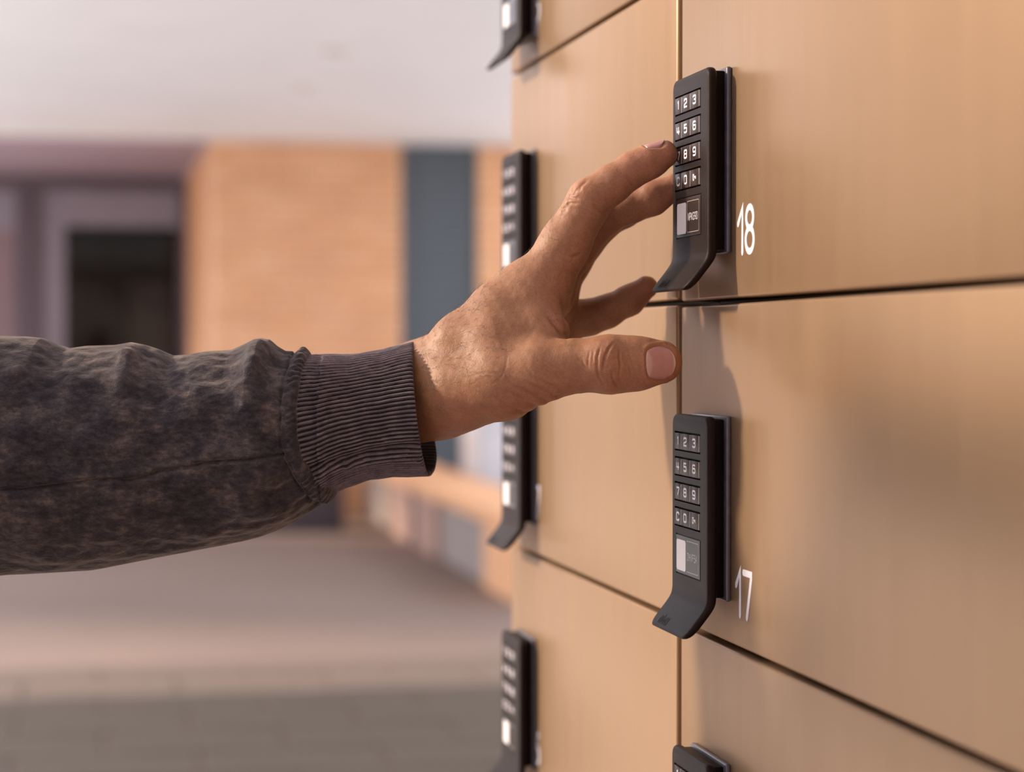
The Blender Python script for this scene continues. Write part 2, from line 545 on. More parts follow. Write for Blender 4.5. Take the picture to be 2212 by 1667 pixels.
# printed code letters
CG = {
    'N': [[(0, 0), (0, 1), (0.9, 0), (0.9, 1)]], 'P': [[(0, 0), (0, 1), (0.7, 1), (0.9, 0.85), (0.9, 0.6), (0.7, 0.45), (0, 0.45)]],
    'K': [[(0, 0), (0, 1)], [(0.85, 1), (0.05, 0.45)], [(0.3, 0.6), (0.9, 0)]],
    'G': [[(0.9, 0.8), (0.7, 1), (0.2, 1), (0, 0.8), (0, 0.2), (0.2, 0), (0.7, 0), (0.9, 0.2), (0.9, 0.5), (0.5, 0.5)]],
    '9': [[(0.1, 0.05), (0.6, 0.1), (0.9, 0.5), (0.9, 0.8), (0.65, 1), (0.2, 1), (0, 0.8), (0, 0.6), (0.2, 0.42), (0.7, 0.42), (0.9, 0.6)]],
    'D': [[(0, 0), (0, 1), (0.6, 1), (0.9, 0.75), (0.9, 0.25), (0.6, 0), (0, 0)]], 'H': [[(0, 0), (0, 1)], [(0.9, 0), (0.9, 1)], [(0, 0.5), (0.9, 0.5)]],
    'V': [[(0, 1), (0.45, 0), (0.9, 1)]], 'F': [[(0, 0), (0, 1), (0.85, 1)], [(0, 0.5), (0.7, 0.5)]],
    '5': [[(0.85, 1), (0.1, 1), (0.05, 0.55), (0.6, 0.6), (0.9, 0.4), (0.9, 0.2), (0.65, 0), (0.2, 0), (0, 0.15)]],
    'A': [[(0, 0), (0.45, 1), (0.9, 0)], [(0.15, 0.33), (0.75, 0.33)]],
}
# door numerals, rounded
DG = {
    '1': [[(0.0, 0.66), (0.52, 1.0), (0.52, 0.0)]],
    '8': [arc(0.5, 0.765, 0.40, 0.235, -90, 270, 28), arc(0.5, 0.265, 0.46, 0.265, -90, 270, 28)],
    '7': [[(0.04, 1.0), (0.94, 1.0), (0.94, 0.90), (0.46, 0.0)]],
    '6': [[(0.78, 1.0), (0.30, 0.55), (0.10, 0.36)], arc(0.5, 0.27, 0.46, 0.27, -90, 270, 28)],
    '9': [[(0.22, 0.0), (0.70, 0.45), (0.90, 0.64)], arc(0.5, 0.73, 0.46, 0.27, -90, 270, 28)],
}

# ------------------------------------------------------------------ lockers
WX = 0.2561       # plane of the locker fronts
GAPS = [0.2995, 0.1605, 0.0185, -0.1192, -0.2585, -0.398]      # joints between rows, relative to the eye
Y_SEAM0, Y_SEAM1 = 0.8835, 0.8905      # the joint between the two columns
Y_END = 1.2475
Y_NEAR = 0.505


def locker(y0, y1, za, zb, label, num, num_s, num_top, ylock, dy=0.0):
    L_ = empty('locker', (WX, (y0 + y1) / 2, CZ + zb), label=label, cat='locker', group='bronze metal lockers')
    cy = (y0 + y1) / 2
    h = za - zb
    g = 0.0011
    bm = newbox(0, 0.018, y0 - cy, y1 - cy, g, h - g, bev=0.0012, seg=3)
    door = mesh_obj('door', bm, M_DOOR, L_, smooth=35)
    mesh_obj('body', newbox(0.0185, 0.40, y0 - cy - 0.003, y1 - cy + 0.003, 0.0002, h - 0.0002), M_CARC, L_)
    bm = bmesh.new()
    conv = lambda o, s, z: (-o, ylock - s - cy, CZ + z - (CZ + zb))
    H = 0.0172
    for ch, s0, wd, sw in num:
        for k, st in enumerate(DG[ch]):
            pts = [((s0 + a * wd), num_top - H + b * H) for a, b in st]
            closed = ch in '869' and len(st) > 10
            if closed:
                pts = pts[:-1]
            stroke(bm, pts, sw, 0.00005, 0.00012 + 0.00001 * k, conv, closed=closed)
    nb = mesh_obj('number', bm, M_WHITE, door)
    nb['label'] = 'white printed number ' + ''.join(c[0] for c in num)
    return L_


YL_R = 0.862
YL_F = 1.2262
wid = 0.0126
right_nums = {0: None, 1: ('18', 0.0572, -0.0), 2: ('17', 0.0560, 0.0), 3: ('16', 0.0572, 0)}
for i, lab, num, top in (
        (1, 'bronze locker numbered 18, behind the upper keypad lock the hand touches', [('1', 0.0588, 0.0105, 0.0026), ('8', 0.0680, 0.0108, 0.0026)], 0.0543),
        (2, 'bronze locker numbered 17, right of the thumb, below locker 18', [('1', 0.0570, 0.0098, 0.0026), ('7', 0.0660, 0.0106, 0.0026)], -0.0880),
        (3, 'bronze locker below number 17, with only the top of its lock in view', [('1', 0.0588, 0.0105, 0.0026), ('6', 0.0680, 0.0108, 0.0026)], -0.2255)):
    locker(Y_NEAR, Y_SEAM0, GAPS[i], GAPS[i + 1], lab, num, 0, top, YL_R)
for i, lab, num, top in (
        (0, 'bronze locker at the top of the far column, above the slanting joint', [('9', 0.0475, 0.0108, 0.0026)], 0.193),
        (1, 'bronze locker of the far column behind the fingers', [('8', 0.0475, 0.0108, 0.0026)], 0.0575),
        (2, 'bronze locker of the far column behind the thumb, numbered 7', [('7', 0.0475, 0.0108, 0.0026)], -0.0790),
        (3, 'bronze locker at the bottom of the far column, numbered 6', [('6', 0.0475, 0.0108, 0.0026)], -0.2180)):
    locker(Y_SEAM1, Y_END, GAPS[i] + 0.001, GAPS[i + 1] + 0.001, lab, num, 0, top, YL_F)
ls = empty('locker_stand', (WX + 0.03, 0.87, 0), label='dark recessed base carrying the locker columns', cat='locker stand')
mesh_obj('plinth', newbox(0, 0.36, -0.36, 0.37, 0, CZ + GAPS[4] - 0.001), M_CARC, ls)


# ------------------------------------------------------------------ keypad locks (local: x = -out, y = -s, z from the lock's top)
def conv_l(o, s, z):
    return (-o, -s, z)


def bx(o0, o1, s0, s1, z0, z1, bev=0.0, seg=2):
    return newbox(-o1, -o0, -s1, -s0, z0, z1, bev=bev, seg=seg)


ROWS = [(-0.0077 - 0.01045 * k, -0.0147 - 0.01045 * k) for k in range(4)]
KS = [0.0050, 0.0146, 0.0273, 0.0400]
BEND = -0.0755


def build_plate():
    bm = bx(0.0063, 0.0103, 0.0, 0.052, -0.0885, 0.0)
    corner = [e for e in bm.edges if abs(e.verts[0].co.x - e.verts[1].co.x) > 0.003]
    bmesh.ops.bevel(bm, geom=corner, offset=0.0045, segments=6, affect='EDGES', profile=0.5)
    rim = [e for e in bm.edges if abs(e.verts[0].co.x - e.verts[1].co.x) < 1e-6 and len(e.link_faces) == 2 and abs(e.link_faces[0].normal.dot(e.link_faces[1].normal)) < 0.5]
    bmesh.ops.bevel(bm, geom=rim, offset=0.0016, segments=5, affect='EDGES', profile=0.5)
    for z in np.linspace(-0.0715, -0.0800, 14):
        bmesh.ops.bisect_plane(bm, geom=bm.verts[:] + bm.edges[:] + bm.faces[:], plane_co=(0, 0, z), plane_no=(0, 0, 1))
    o = mesh_obj('front_plate', bm, M_PLATE, smooth=38)
    bm = bmesh.new()
    for z1_, z0_ in ROWS:
        box(bm, -0.02, -0.0085, -0.0416, -0.0044, z0_ - 0.0006, z1_ + 0.0005)
    box(bm, -0.02, -0.0099, -0.0423, -0.0066, -0.0663, -0.0496)
    cut = mesh_obj('cutter', bm, M_SLOT)
    md = o.modifiers.new('b', 'BOOLEAN')
    md.operation = 'DIFFERENCE'
    md.object = cut
    md.solver = 'EXACT'
    dg = bpy.context.evaluated_depsgraph_get()
    me = bpy.data.meshes.new_from_object(o.evaluated_get(dg))
    o.modifiers.clear()
    bpy.data.objects.remove(cut)
    # bend the lower end outwards
    for vtx in me.vertices:
        z = vtx.co.z
        t = BEND - z
        soft = 0.0012
        k = soft * math.log(1 + math.exp(min(40, t / soft)))
        vtx.co.x -= 0.80 * k
        vtx.co.z += 0.0 * k
    me.materials.clear()
    me.materials.append(M_PLATE)
    me.shade_smooth()
    me.set_sharp_from_angle(angle=math.radians(32))
    o.data = me
    return o


def build_lock(code):
    root = empty('keypad_lock')
    pl_ = build_plate()
    pl_.parent = root
    # small moulded mark near the lower left corner of the handle
    bm = bmesh.new()

    def conv_h(o, s, z):
        t = BEND - z
        return (-(0.0103 + 0.80 * t + 0.00002 + o), -s, z)
    gl = [[(0, 0), (0, 0.8), (0.5, 1), (0.9, 0.8), (0.9, 0)], [(1.5, 0), (1.5, 1)], [(2.2, 1.35), (2.2, 0), (2.9, 0.1), (3.0, 0.7), (2.3, 0.9)], [(3.7, 0.1), (3.6, 0.8), (4.4, 0.9), (4.5, 0.1), (3.7, 0.05)], [(5.1, 0), (5.9, 1)], [(5.9, 0), (5.1, 1)]]
    for st in gl:
        stroke(bm, [(0.0095 + a * 0.00195, -0.0862 + b * 0.0024) for a, b in st], 0.0007, 0, 0.00012, conv_h)
    mesh_obj('moulded_mark', bm, M_LOGO, pl_)
    mesh_obj('housing', bx(0.0021, 0.0068, 0.003, 0.0475, -0.0725, -0.0012, bev=0.0006), M_HOUS, root, smooth=35)
    mesh_obj('slot_lining', bx(0.0068, 0.0086, 0.003, 0.0428, -0.047, -0.0072), M_SLOT, root)
    mesh_obj('gasket', bx(0.00003, 0.0022, 0.001, 0.0502, -0.0738, 0.0002, bev=0.0008, seg=3), M_GASK, root, smooth=35)
    names = ['123', '456', '789', 'C0K']
    for r, (z1_, z0_) in enumerate(ROWS):
        for c in range(3):
            s0, s1 = KS[c] + 0.0001, KS[c + 1] - 0.0001
            k = mesh_obj('key', bx(0.0080, 0.01055, s0, s1 - 0.0006, z0_, z1_ - 0.0002, bev=0.00025), M_KEY, root, smooth=30)
            mesh_obj('key_glint_edge', bx(0.0080, 0.0105, s1 - 0.00062, s1, z0_ + 0.0001, z1_ - 0.0003, bev=0.0002), M_EDGE, k)
            bm = bmesh.new()
            ch = names[r][c]
            gw, gh = (0.0037, 0.0031)
            cs = (s0 + s1) / 2 - 0.0003 + (0.0006 if c == 0 else 0)
            zz = (z0_ + z1_) / 2
            for j, st in enumerate(KG[ch]):
                pts = [(cs - gw / 2 + a * gw, zz - gh / 2 + b * gh) for a, b in st]
                stroke(bm, pts, 0.00072 if ch != 'K' else 0.0005, 0.01056, 0.00004 + 0.000006 * j, conv_l, caps=False)
            mesh_obj('legend', bm, M_LEG, k)
    ip = mesh_obj('label_plate', bx(0.0095, 0.01045, 0.0072, 0.0417, -0.0658, -0.0501, bev=0.0002), M_IDP, root)
    bm = bx(0.01043, 0.01052, 0.0082, 0.0214, -0.0646, -0.0519)
    ce_ = [e for e in bm.edges if abs(e.verts[0].co.x - e.verts[1].co.x) > 1e-5]
    bmesh.ops.bevel(bm, geom=ce_, offset=0.0012, segments=4, affect='EDGES', profile=0.5)
    stk = mesh_obj('sticker', bm, M_STICK, ip)
    stk['label'] = 'blank white sticker'
    bm = bmesh.new()
    R = 0.0009
    a0, a1, b0, b1 = 0.0228, 0.0396, -0.0643, -0.0517
    loop = arc(a1 - R, b1 - R, R, R, 90, 0, 5) + arc(a1 - R, b0 + R, R, R, 0, -90, 5) + arc(a0 + R, b0 + R, R, R, -90, -180, 5) + arc(a0 + R, b1 - R, R, R, 180, 90, 5)
    stroke(bm, loop, 0.00024, 0.01046, 0.00004, conv_l, closed=True)
    mesh_obj('label_outline', bm, M_LINE, ip)
    bm = bmesh.new()
    for i, ch in enumerate(code):
        for st in CG[ch]:
            stroke(bm, [(0.0241 + i * 0.0024 + a * 0.00185, -0.0595 + b * 0.0029) for a, b in st], 0.0003, 0.01046, 0.00005, conv_l, caps=False)
    mesh_obj('code', bm, M_WHITE, ip)
    return root


def copy_tree(o, parent=None):
    c = o.copy()
    COL.objects.link(c)
    if parent is not None:
        c.parent = parent
    for ch in list(o.children):
        copy_tree(ch, c)
    return c


lock_a = build_lock('NPKG9D')
lock_b = build_lock('DHVF5A')
place = [
    (lock_a, YL_R, 0.1112, 'black keypad lock labelled NPKG9D beside number 18, a fingertip on its keys'),
    (lock_b, YL_R, -0.0276, 'black keypad lock labelled DHVF5A beside number 17, under the thumb'),
    (None, YL_R, -0.1665, 'black keypad lock cut by the bottom edge, below the lock labelled DHVF5A'),
    (None, YL_F, 0.2500, 'black keypad lock on the far column, top one cut by the top edge'),
    (None, YL_F, 0.1115, 'black keypad lock on the far column, partly hidden behind the back of the hand'),
    (None, YL_F, -0.0265, 'black keypad lock on the far column, beside number 7 and below the wrist'),
    (None, YL_F, -0.1655, 'black keypad lock on the far column, bottom one beside number 6'),
]
for src, y, zt_, lab in place:
    o = src if src is not None else copy_tree(lock_b)
    o.location = (WX, y, CZ + zt_)
    tag(o, label=lab, cat='lock', group='keypad locks on the lockers')
    if src is None:
        for ch in list(o.children):
            if ch.name.startswith('label_plate'):
                for g in list(ch.children):
                    if g.name.startswith('code'):
                        bpy.data.objects.remove(g)

#HAND#
# ------------------------------------------------------------------ the person's arm: skin surface grown from a signed distance field
D0 = 0.885
BASIS = np.stack([RGT, UPV, FWD], 1)          # columns: right, up, forward


def hp(px, py, d):
    """hand coordinates in millimetres (right, up, forward) of a pixel at depth d mm"""
    return np.array([(px - PCX) / FPX * d, -(py - PCY) / FPX * d, d - D0 * 1000.0])


def to_world(P):
    Q = np.array(P, float) / 1000.0
    Q[..., 2] += D0
    return EYE + Q @ BASIS.T


def to_px(P):
    d = P[:, 2] + D0 * 1000
    return np.stack([PCX + P[:, 0] / d * FPX, PCY - P[:, 1] / d * FPX], 1)


def smin(a, b, k):
    h = np.clip(0.5 + 0.5 * (b - a) / k, 0, 1)
    return b + (a - b) * h - k * h * (1 - h)


def cone(P, a, b, r1, r2, e=1.0, eu=None):
    """tapered capsule; e squeezes it along the view depth"""
    s = np.array([1, 1, 1 / e], np.float32)
    A, B = (a * s).astype(np.float32), (b * s).astype(np.float32)
    Q = P * s
    ab = B - A
    t = np.clip((Q - A) @ ab / float(ab @ ab + 1e-9), 0, 1)
    return np.linalg.norm(Q - A - t[:, None] * ab, axis=1) - (r1 + (r2 - r1) * t)


def chain(P, js, k=3.0, e=1.0):
    d = None
    for (a, b) in zip(js[:-1], js[1:]):
        c = cone(P, hp(*a[:3]), hp(*b[:3]), a[3], b[3], e)
        d = c if d is None else smin(d, c, k)
    return d


# joints: pixel x, pixel y, depth mm, radius mm
INDEX = [(1158, 634, 885, 13.0), (1218, 532, 884, 10.3), (1275, 432, 884, 8.9), (1322, 397, 884, 7.6), (1366, 367, 884, 6.9), (1402, 350, 884, 6.7), (1434, 333, 884, 5.9)]
MIDDLE = [(1170, 628, 908, 11.5), (1236, 540, 910, 9.3), (1302, 466, 908, 8.4), (1360, 446, 905, 7.0), (1410, 428, 903, 6.8), (1458, 402, 901, 5.6)]
RING = [(1180, 650, 929, 11.0), (1232, 566, 932, 8.6), (1296, 486, 929, 7.4), (1350, 456, 924, 6.4), (1392, 438, 920, 6.0), (1424, 418, 917, 5.2)]
LITTLE = [(1184, 692, 947, 11.5), (1222, 698, 943, 8.0), (1270, 686, 940, 7.5), (1312, 672, 938, 6.9), (1360, 648, 936, 6.3), (1396, 621, 935, 5.0)]
THUMB = [(1000, 846, 874, 15.5), (1090, 824, 866, 14.6), (1168, 800, 860, 12.2), (1240, 790, 857, 9.9), (1318, 787, 856, 10.9), (1376, 785, 856, 10.0), (1428, 782, 857, 8.6)]


def sdf(P):
    P = P.astype(np.float32)
    palm = chain(P, [(955, 800, 886, 12.0), (1000, 748, 883, 12.8), (1085, 676, 884, 13.0), (1158, 634, 885, 13.0)], 6)
    for js in ([(958, 806, 902, 12.5), (1040, 725, 905, 13), (1176, 636, 908, 12.5)],
               [(955, 822, 918, 12.5), (1040, 750, 926, 12.5), (1184, 652, 929, 12.5)],
               [(950, 855, 928, 12.5), (1040, 795, 942, 12.5), (1186, 692, 947, 12.0)]):
        palm = smin(palm, chain(P, js, 6), 9)
    # wrist and forearm, wider in depth than they are thick
    fore = chain(P, [(690, 900, 905, 15), (800, 872, 905, 17.5), (900, 848, 905, 20.0), (990, 822, 903, 18.8)], 6, 1.27)
    palm = smin(palm, fore, 12)
    # heel of the palm on the little-finger side, thumb muscle, and the web of skin
    palm = smin(palm, cone(P, hp(945, 880, 932), hp(1150, 752, 944), 13.0, 11.5), 9)
    palm = smin(palm, cone(P, hp(960, 858, 888), hp(1130, 800, 880), 17.0, 13.5), 9)
    th = chain(P, THUMB, 5, 0.92)
    palm = smin(palm, th, 8)
    palm = smin(palm, cone(P, hp(1080, 745, 874), hp(1150, 722, 874), 14.0, 11.0), 9)
    palm = smin(palm, cone(P, hp(1150, 660, 880), hp(1192, 712, 872), 9.0, 6.5), 8)
    d = None
    for js, k in ((INDEX, 6.5), (MIDDLE, 6), (RING, 6), (LITTLE, 6)):
        f = smin(palm, chain(P, js, 3.2), k)
        d = f if d is None else np.minimum(d, f)
    # small lumps: finger joints and knuckles
    for (q, r, k) in (((1128, 618, 884), 8.5, 7), ((1300, 782, 852), 7.5, 6)):
        d = smin(d, np.linalg.norm(P - hp(*q).astype(np.float32), axis=1) - r, k)
    return d


def surface_nets(sdf, lo, hi, h, hc):
    lo, hi = np.array(lo, np.float32), np.array(hi, np.float32)
    nc = np.ceil((hi - lo) / hc).astype(int) + 1
    g = np.stack(np.meshgrid(*[lo[i] + hc * np.arange(nc[i]) for i in range(3)], indexing='ij'), -1).reshape(-1, 3)
    coarse = sdf(g).reshape(nc).astype(np.float32)
    m = int(round(hc / h))
    V = coarse
    for ax in range(3):                        # trilinear upsampling
        n = V.shape[ax]
        idx = np.arange((n - 1) * m + 1)
        i0 = np.minimum(idx // m, n - 2)
        t = (idx - i0 * m) / m
        sh = [1, 1, 1]
        sh[ax] = -1
        t = t.reshape(sh).astype(np.float32)
        V = np.take(V, i0, ax) * (1 - t) + np.take(V, i0 + 1, ax) * t
    near = np.argwhere(np.abs(V) < 5.2 * h)
    pts = lo + near.astype(np.float32) * h
    vals = np.concatenate([sdf(pts[i:i + 400000]) for i in range(0, len(pts), 400000)])
    V[near[:, 0], near[:, 1], near[:, 2]] = vals
    S = V < 0
    cells = np.zeros(tuple(s - 1 for s in V.shape), np.uint8)
    for a in (0, 1):
        for b in (0, 1):
            for c in (0, 1):
                cells += S[a:S.shape[0] - 1 + a, b:S.shape[1] - 1 + b, c:S.shape[2] - 1 + c]
    act = np.argwhere((cells > 0) & (cells < 8))
    vid = np.full(cells.shape, -1, np.int32)
    vid[act[:, 0], act[:, 1], act[:, 2]] = np.arange(len(act))
    acc = np.zeros((len(act), 3))
    cnt = np.zeros(len(act))
    cor = [(a, b, c) for a in (0, 1) for b in (0, 1) for c in (0, 1)]
    cv = {q: V[act[:, 0] + q[0], act[:, 1] + q[1], act[:, 2] + q[2]].astype(float) for q in cor}
    for p in cor:
        for ax in range(3):
            if p[ax] == 0:
                q = list(p)
                q[ax] = 1
                q = tuple(q)
                x0, x1 = cv[p], cv[q]
                cr = (x0 < 0) != (x1 < 0)
                t = np.where(cr, x0 / (x0 - x1 + 1e-12), 0)
                pos = np.array(p, float) + t[:, None] * (np.array(q) - np.array(p))
                acc[cr] += pos[cr]
                cnt[cr] += 1
    verts = lo + (act + acc / cnt[:, None]) * h
    quads = []
    for ax in range(3):
        b, c = (ax + 1) % 3, (ax + 2) % 3
        s0 = [slice(1, -1)] * 3
        s1 = [slice(1, -1)] * 3
        s0[ax] = slice(0, -1)
        s1[ax] = slice(1, None)
        e = np.argwhere(S[tuple(s0)] != S[tuple(s1)])
        off = np.ones(3, int)
        off[ax] = 0
        e = e + off
        flip = S[e[:, 0], e[:, 1], e[:, 2]]
        ids = []
        for db, dc in ((-1, -1), (0, -1), (0, 0), (-1, 0)):
            q = e.copy()
            q[:, b] += db
            q[:, c] += dc
            ids.append(vid[q[:, 0], q[:, 1], q[:, 2]])
        Q = np.stack(ids, 1)
        Q[~flip] = Q[~flip][:, ::-1]
        quads.append(Q)
    return verts, np.concatenate(quads)


def grad(P, e=0.4):
    G = np.zeros_like(P)
    for i in range(3):
        o = np.zeros(3)
        o[i] = e
        G[:, i] = sdf(P + o) - sdf(P - o)
    return G / (np.linalg.norm(G, axis=1)[:, None] + 1e-9)


HV, HQ = surface_nets(sdf, (-92, -36, -62), (75, 110, 92), 0.5, 4.0)
HN = grad(HV)
HPX = to_px(HV)


def groove(lines, wd, dep, sc, ox, oy, zmax=5.0, lip=0.3, nz=0.25):
    """press creases, drawn as pixel polylines, into the near side of the skin"""
    disp = np.zeros(len(HV))
    for ln in lines:
        p = np.array([(ox + a / sc, oy + b / sc) for a, b in ln])
        seg = np.concatenate([[0], np.cumsum(np.linalg.norm(np.diff(p, axis=0), axis=1))])
        s = np.linspace(0, seg[-1], max(6, int(seg[-1] / 1.6)))
        q = np.stack([np.interp(s, seg, p[:, 0]), np.interp(s, seg, p[:, 1])], 1)
        fade = np.clip(np.minimum(s, seg[-1] - s) / (0.22 * seg[-1] + 1e-6), 0.12, 1)
        lo_, hi_ = q.min(0) - 20, q.max(0) + 20
        sel = np.where((HPX[:, 0] > lo_[0]) & (HPX[:, 0] < hi_[0]) & (HPX[:, 1] > lo_[1]) & (HPX[:, 1] < hi_[1]) & (HN[:, 2] < nz) & (HV[:, 2] < zmax))[0]
        if not len(sel):
            continue
        dm = np.linalg.norm(HPX[sel][:, None, :] - q[None], axis=2)
        j = dm.argmin(1)
        dd = dm[np.arange(len(sel)), j] / 5.25
        disp[sel] += fade[j] * dep * (-np.exp(-(dd / wd) ** 2) + lip * np.exp(-((dd - 2.3 * wd) / (1.3 * wd)) ** 2))
    return disp


D = np.zeros(len(HV))
Z8, X8, Y8 = 8.508, 1240, 690
D += groove([[(750, 410), (640, 530), (575, 680), (545, 800), (535, 900), (535, 1010)]], 0.42, 0.85, Z8, X8, Y8, lip=0.2)
D += groove([[(500, 450), (430, 680), (420, 830), (430, 950), (470, 1080), (560, 1200)], [(840, 520), (832, 700), (850, 850), (840, 980), (815, 1080)],
             [(700, 930), (710, 1050), (740, 1150), (830, 1250)]], 0.4, 0.55, Z8, X8, Y8, lip=0.2)
D += groove([[(300, 540), (265, 720), (250, 850), (290, 960)], [(1000, 500), (1020, 640), (1060, 740), (1075, 840)], [(1010, 840), (1045, 950), (1035, 1050)],
             [(660, 720), (760, 705), (890, 690)], [(560, 890), (660, 870)], [(360, 560), (340, 720), (345, 800)], [(150, 700), (170, 820), (240, 930)]], 0.4, 0.2, Z8, X8, Y8, lip=0.2)
Z6, X6, Y6 = 4.168, 1000, 600
D += groove([[(430, 960), (600, 1040), (760, 1112), (880, 1104)], [(380, 1010), (560, 1110), (700, 1168), (800, 1160)], [(250, 1050), (400, 1165), (560, 1212), (660, 1215)],
             [(560, 940), (700, 1010), (840, 1060), (900, 1060)], [(150, 1120), (260, 1200), (400, 1260)], [(640, 900), (760, 960), (900, 1020)]], 0.8, 0.42, Z6, X6, Y6)
D += groove([[(880, 760), (1000, 860), (1120, 950)], [(800, 780), (940, 900), (1060, 990)], [(960, 740), (1060, 820), (1150, 900)], [(1020, 700), (1100, 790), (1190, 880)],
             [(740, 800), (860, 910), (980, 1000)], [(400, 680), (390, 780), (370, 860)], [(370, 860), (300, 940), (240, 960)], [(370, 860), (200, 850), (60, 890)], [(380, 850), (420, 950), (480, 1010)],
             [(560, 790), (620, 860), (640, 900)]], 0.45, 0.12, Z6, X6, Y6)
D += groove([[(760, 340), (830, 420), (890, 500), (935, 545)], [(890, 170), (915, 300), (935, 440), (940, 540)]], 0.8, 0.8, Z6, X6, Y6, 8)
Z5, X5, Y5 = 3.704, 1000, 250
D += groove([[(1005, 510), (945, 560), (925, 615)], [(890, 560), (860, 620), (850, 650)], [(845, 655), (930, 668)], [(880, 640), (905, 600), (930, 570)], [(860, 690), (800, 740)], [(840, 740), (770, 800)],
             [(820, 720), (870, 700), (930, 700)]], 0.55, 0.4, Z5, X5, Y5, 8, nz=0.6)
D += groove([[(1300, 490), (1350, 525), (1385, 560)], [(1030, 700), (1090, 755), (1140, 790)], [(860, 1130), (900, 1125), (950, 1100)]], 0.6, 0.45, Z5, X5, Y5, 8)
# raised fold between the thumb knuckle creases, tendons and soft unevenness
for (px, py, sx, sy, amp) in ((1322, 768, 11, 26, 0.4), (1296, 775, 5, 30, 0.1), (1015, 720, 60, 20, 0.5), (1062, 783, 12, 9, 0.15), (1185, 470, 14, 22, 0.3)):
    q = np.exp(-((HPX[:, 0] - px) / sx) ** 2 - ((HPX[:, 1] - py) / sy) ** 2) * (HN[:, 2] < 0.3) * (HV[:, 2] < 10)
    D += amp * q


def vnoise(P, sc, seed=0):
    """cheap value noise from sums of sines"""
    r = np.random.default_rng(seed)
    o = np.zeros(len(P))
    for i in range(9):
        k = r.normal(size=3)
        k = k / np.linalg.norm(k) * (2 * math.pi / sc) * r.uniform(0.6, 1.6)
        o += np.sin(P @ k + r.uniform(0, 6.28))
    return o / 4.2


D += 0.16 * vnoise(HV, 14, 1) + 0.06 * vnoise(HV, 5, 2)
# nails sit in shallow beds
NAILS = []


def nail_disp(c, ax_, wd, ln, up):
    c, ax_, up = (np.array(t, float) for t in (c, ax_, up))
    ax_ = ax_ / np.linalg.norm(ax_)
    sd = np.cross(up, ax_)
    sd /= np.linalg.norm(sd)
    q = HV - c
    a, b, n_ = q @ ax_ / (ln / 2), q @ sd / (wd / 2), q @ up
    r = (np.abs(a) ** 3.2 + np.abs(b) ** 3.2) ** (1 / 3.2)
    sel = (HN @ up > 0.1) & (np.linalg.norm(q, axis=1) < 1.5 * max(wd, ln))
    bed = -0.55 * (1 / (1 + np.exp((r - 1.0) * 22)))
    ring = 0.38 * np.exp(-((r - 1.10) / 0.09) ** 2) * np.where(a > 0.55, 0.1, 1)
    return np.where(sel, bed + ring, 0), (c, ax_, sd, up)


def hit(P0, dr, n=220, step=0.12):
    """march from P0 along dr to the skin"""
    P = P0.copy()
    for _ in range(n):
        s = sdf(P)
        P = P + dr * np.clip(s, -1, 2)[:, None] * 0.8
    return P


tn_axis = hp(1466, 784, 857) - hp(1398, 789, 856)
tn_c = hit(np.array([hp(1432, 783, 835)]), np.array([0, 0, 1.0]), 60)[0]
dd_, TN = nail_disp(tn_c, tn_axis, 14.2, 12.6, (0, -0.0, -1))
D += dd_
in_axis = hp(1445, 310, 884) - hp(1400, 330, 884)
in_up = np.cross(in_axis / np.linalg.norm(in_axis), np.array([0, 0, 1.0]))
in_up = in_up if in_up[1] > 0 else -in_up
in_up = in_up * 0.96 + np.array([0, 0, -0.22])
in_up /= np.linalg.norm(in_up)
in_c = hit(np.array([hp(1424, 336, 884) + in_up * 14]), -in_up, 60)[0]
dd_, IN = nail_disp(in_c, in_axis, 9.6, 9.6, in_up)
D += dd_
HV2 = HV + HN * D[:, None]

# skin colour: tan on the back of the hand, darkened to offset the light there, redder towards the fingertips and palm
M_SKIN = mat('skin', (0.52, 0.29, 0.18), 0.54)
nt, b_, N_, L_n = nodes(M_SKIN)
at = N_.new('ShaderNodeVertexColor')
at.layer_name = 'tint'
vmm = coord(M_SKIN, (1000, 1000, 1000))
mott = ramp(M_SKIN, noise(M_SKIN, vmm, 0.16, 5, 0.6), [(0.35, (0.90, 0.87, 0.85)), (0.65, (1.05, 1.04, 1.03))])
fine = ramp(M_SKIN, noise(M_SKIN, vmm, 1.3, 4, 0.6), [(0.35, (0.88, 0.85, 0.83)), (0.65, (1.08, 1.07, 1.06))])
cc = mix(M_SKIN, 1.0, at.outputs['Color'], mott, 'MULTIPLY')
cc = mix(M_SKIN, 1.0, cc, fine, 'MULTIPLY')
setc(M_SKIN, cc)
b_.inputs['Subsurface Weight'].default_value = 0.35
b_.inputs['Subsurface Radius'].default_value = (1.0, 0.32, 0.16)
b_.inputs['Subsurface Scale'].default_value = 0.0032
b_.inputs['Specular IOR Level'].default_value = 0.28
vor = N_.new('ShaderNodeTexVoronoi')
vor.feature = 'DISTANCE_TO_EDGE'
vor.inputs['Scale'].default_value = 0.95
wob = N_.new('ShaderNodeTexNoise')
wob.inputs['Scale'].default_value = 0.8
vm = N_.new('ShaderNodeVectorMath')
vm.operation = 'MULTIPLY_ADD'
L_n.new(vmm, wob.inputs['Vector'])
L_n.new(wob.outputs['Color'], vm.inputs[0])
vm.inputs[1].default_value = (0.7, 0.7, 0.7)
L_n.new(vmm, vm.inputs[2])
L_n.new(vm.outputs['Vector'], vor.inputs['Vector'])
bp = bump(M_SKIN, vor.outputs['Distance'], 0.28, 0.0003)
bp = bump(M_SKIN, noise(M_SKIN, vmm, 3.2, 3), 0.22, 0.0002, bp)
bump(M_SKIN, noise(M_SKIN, coord(M_SKIN, (700, 700, 700), rot=(0, 0.9, 0)), 0.7, 4), 0.25, 0.0005, bp)

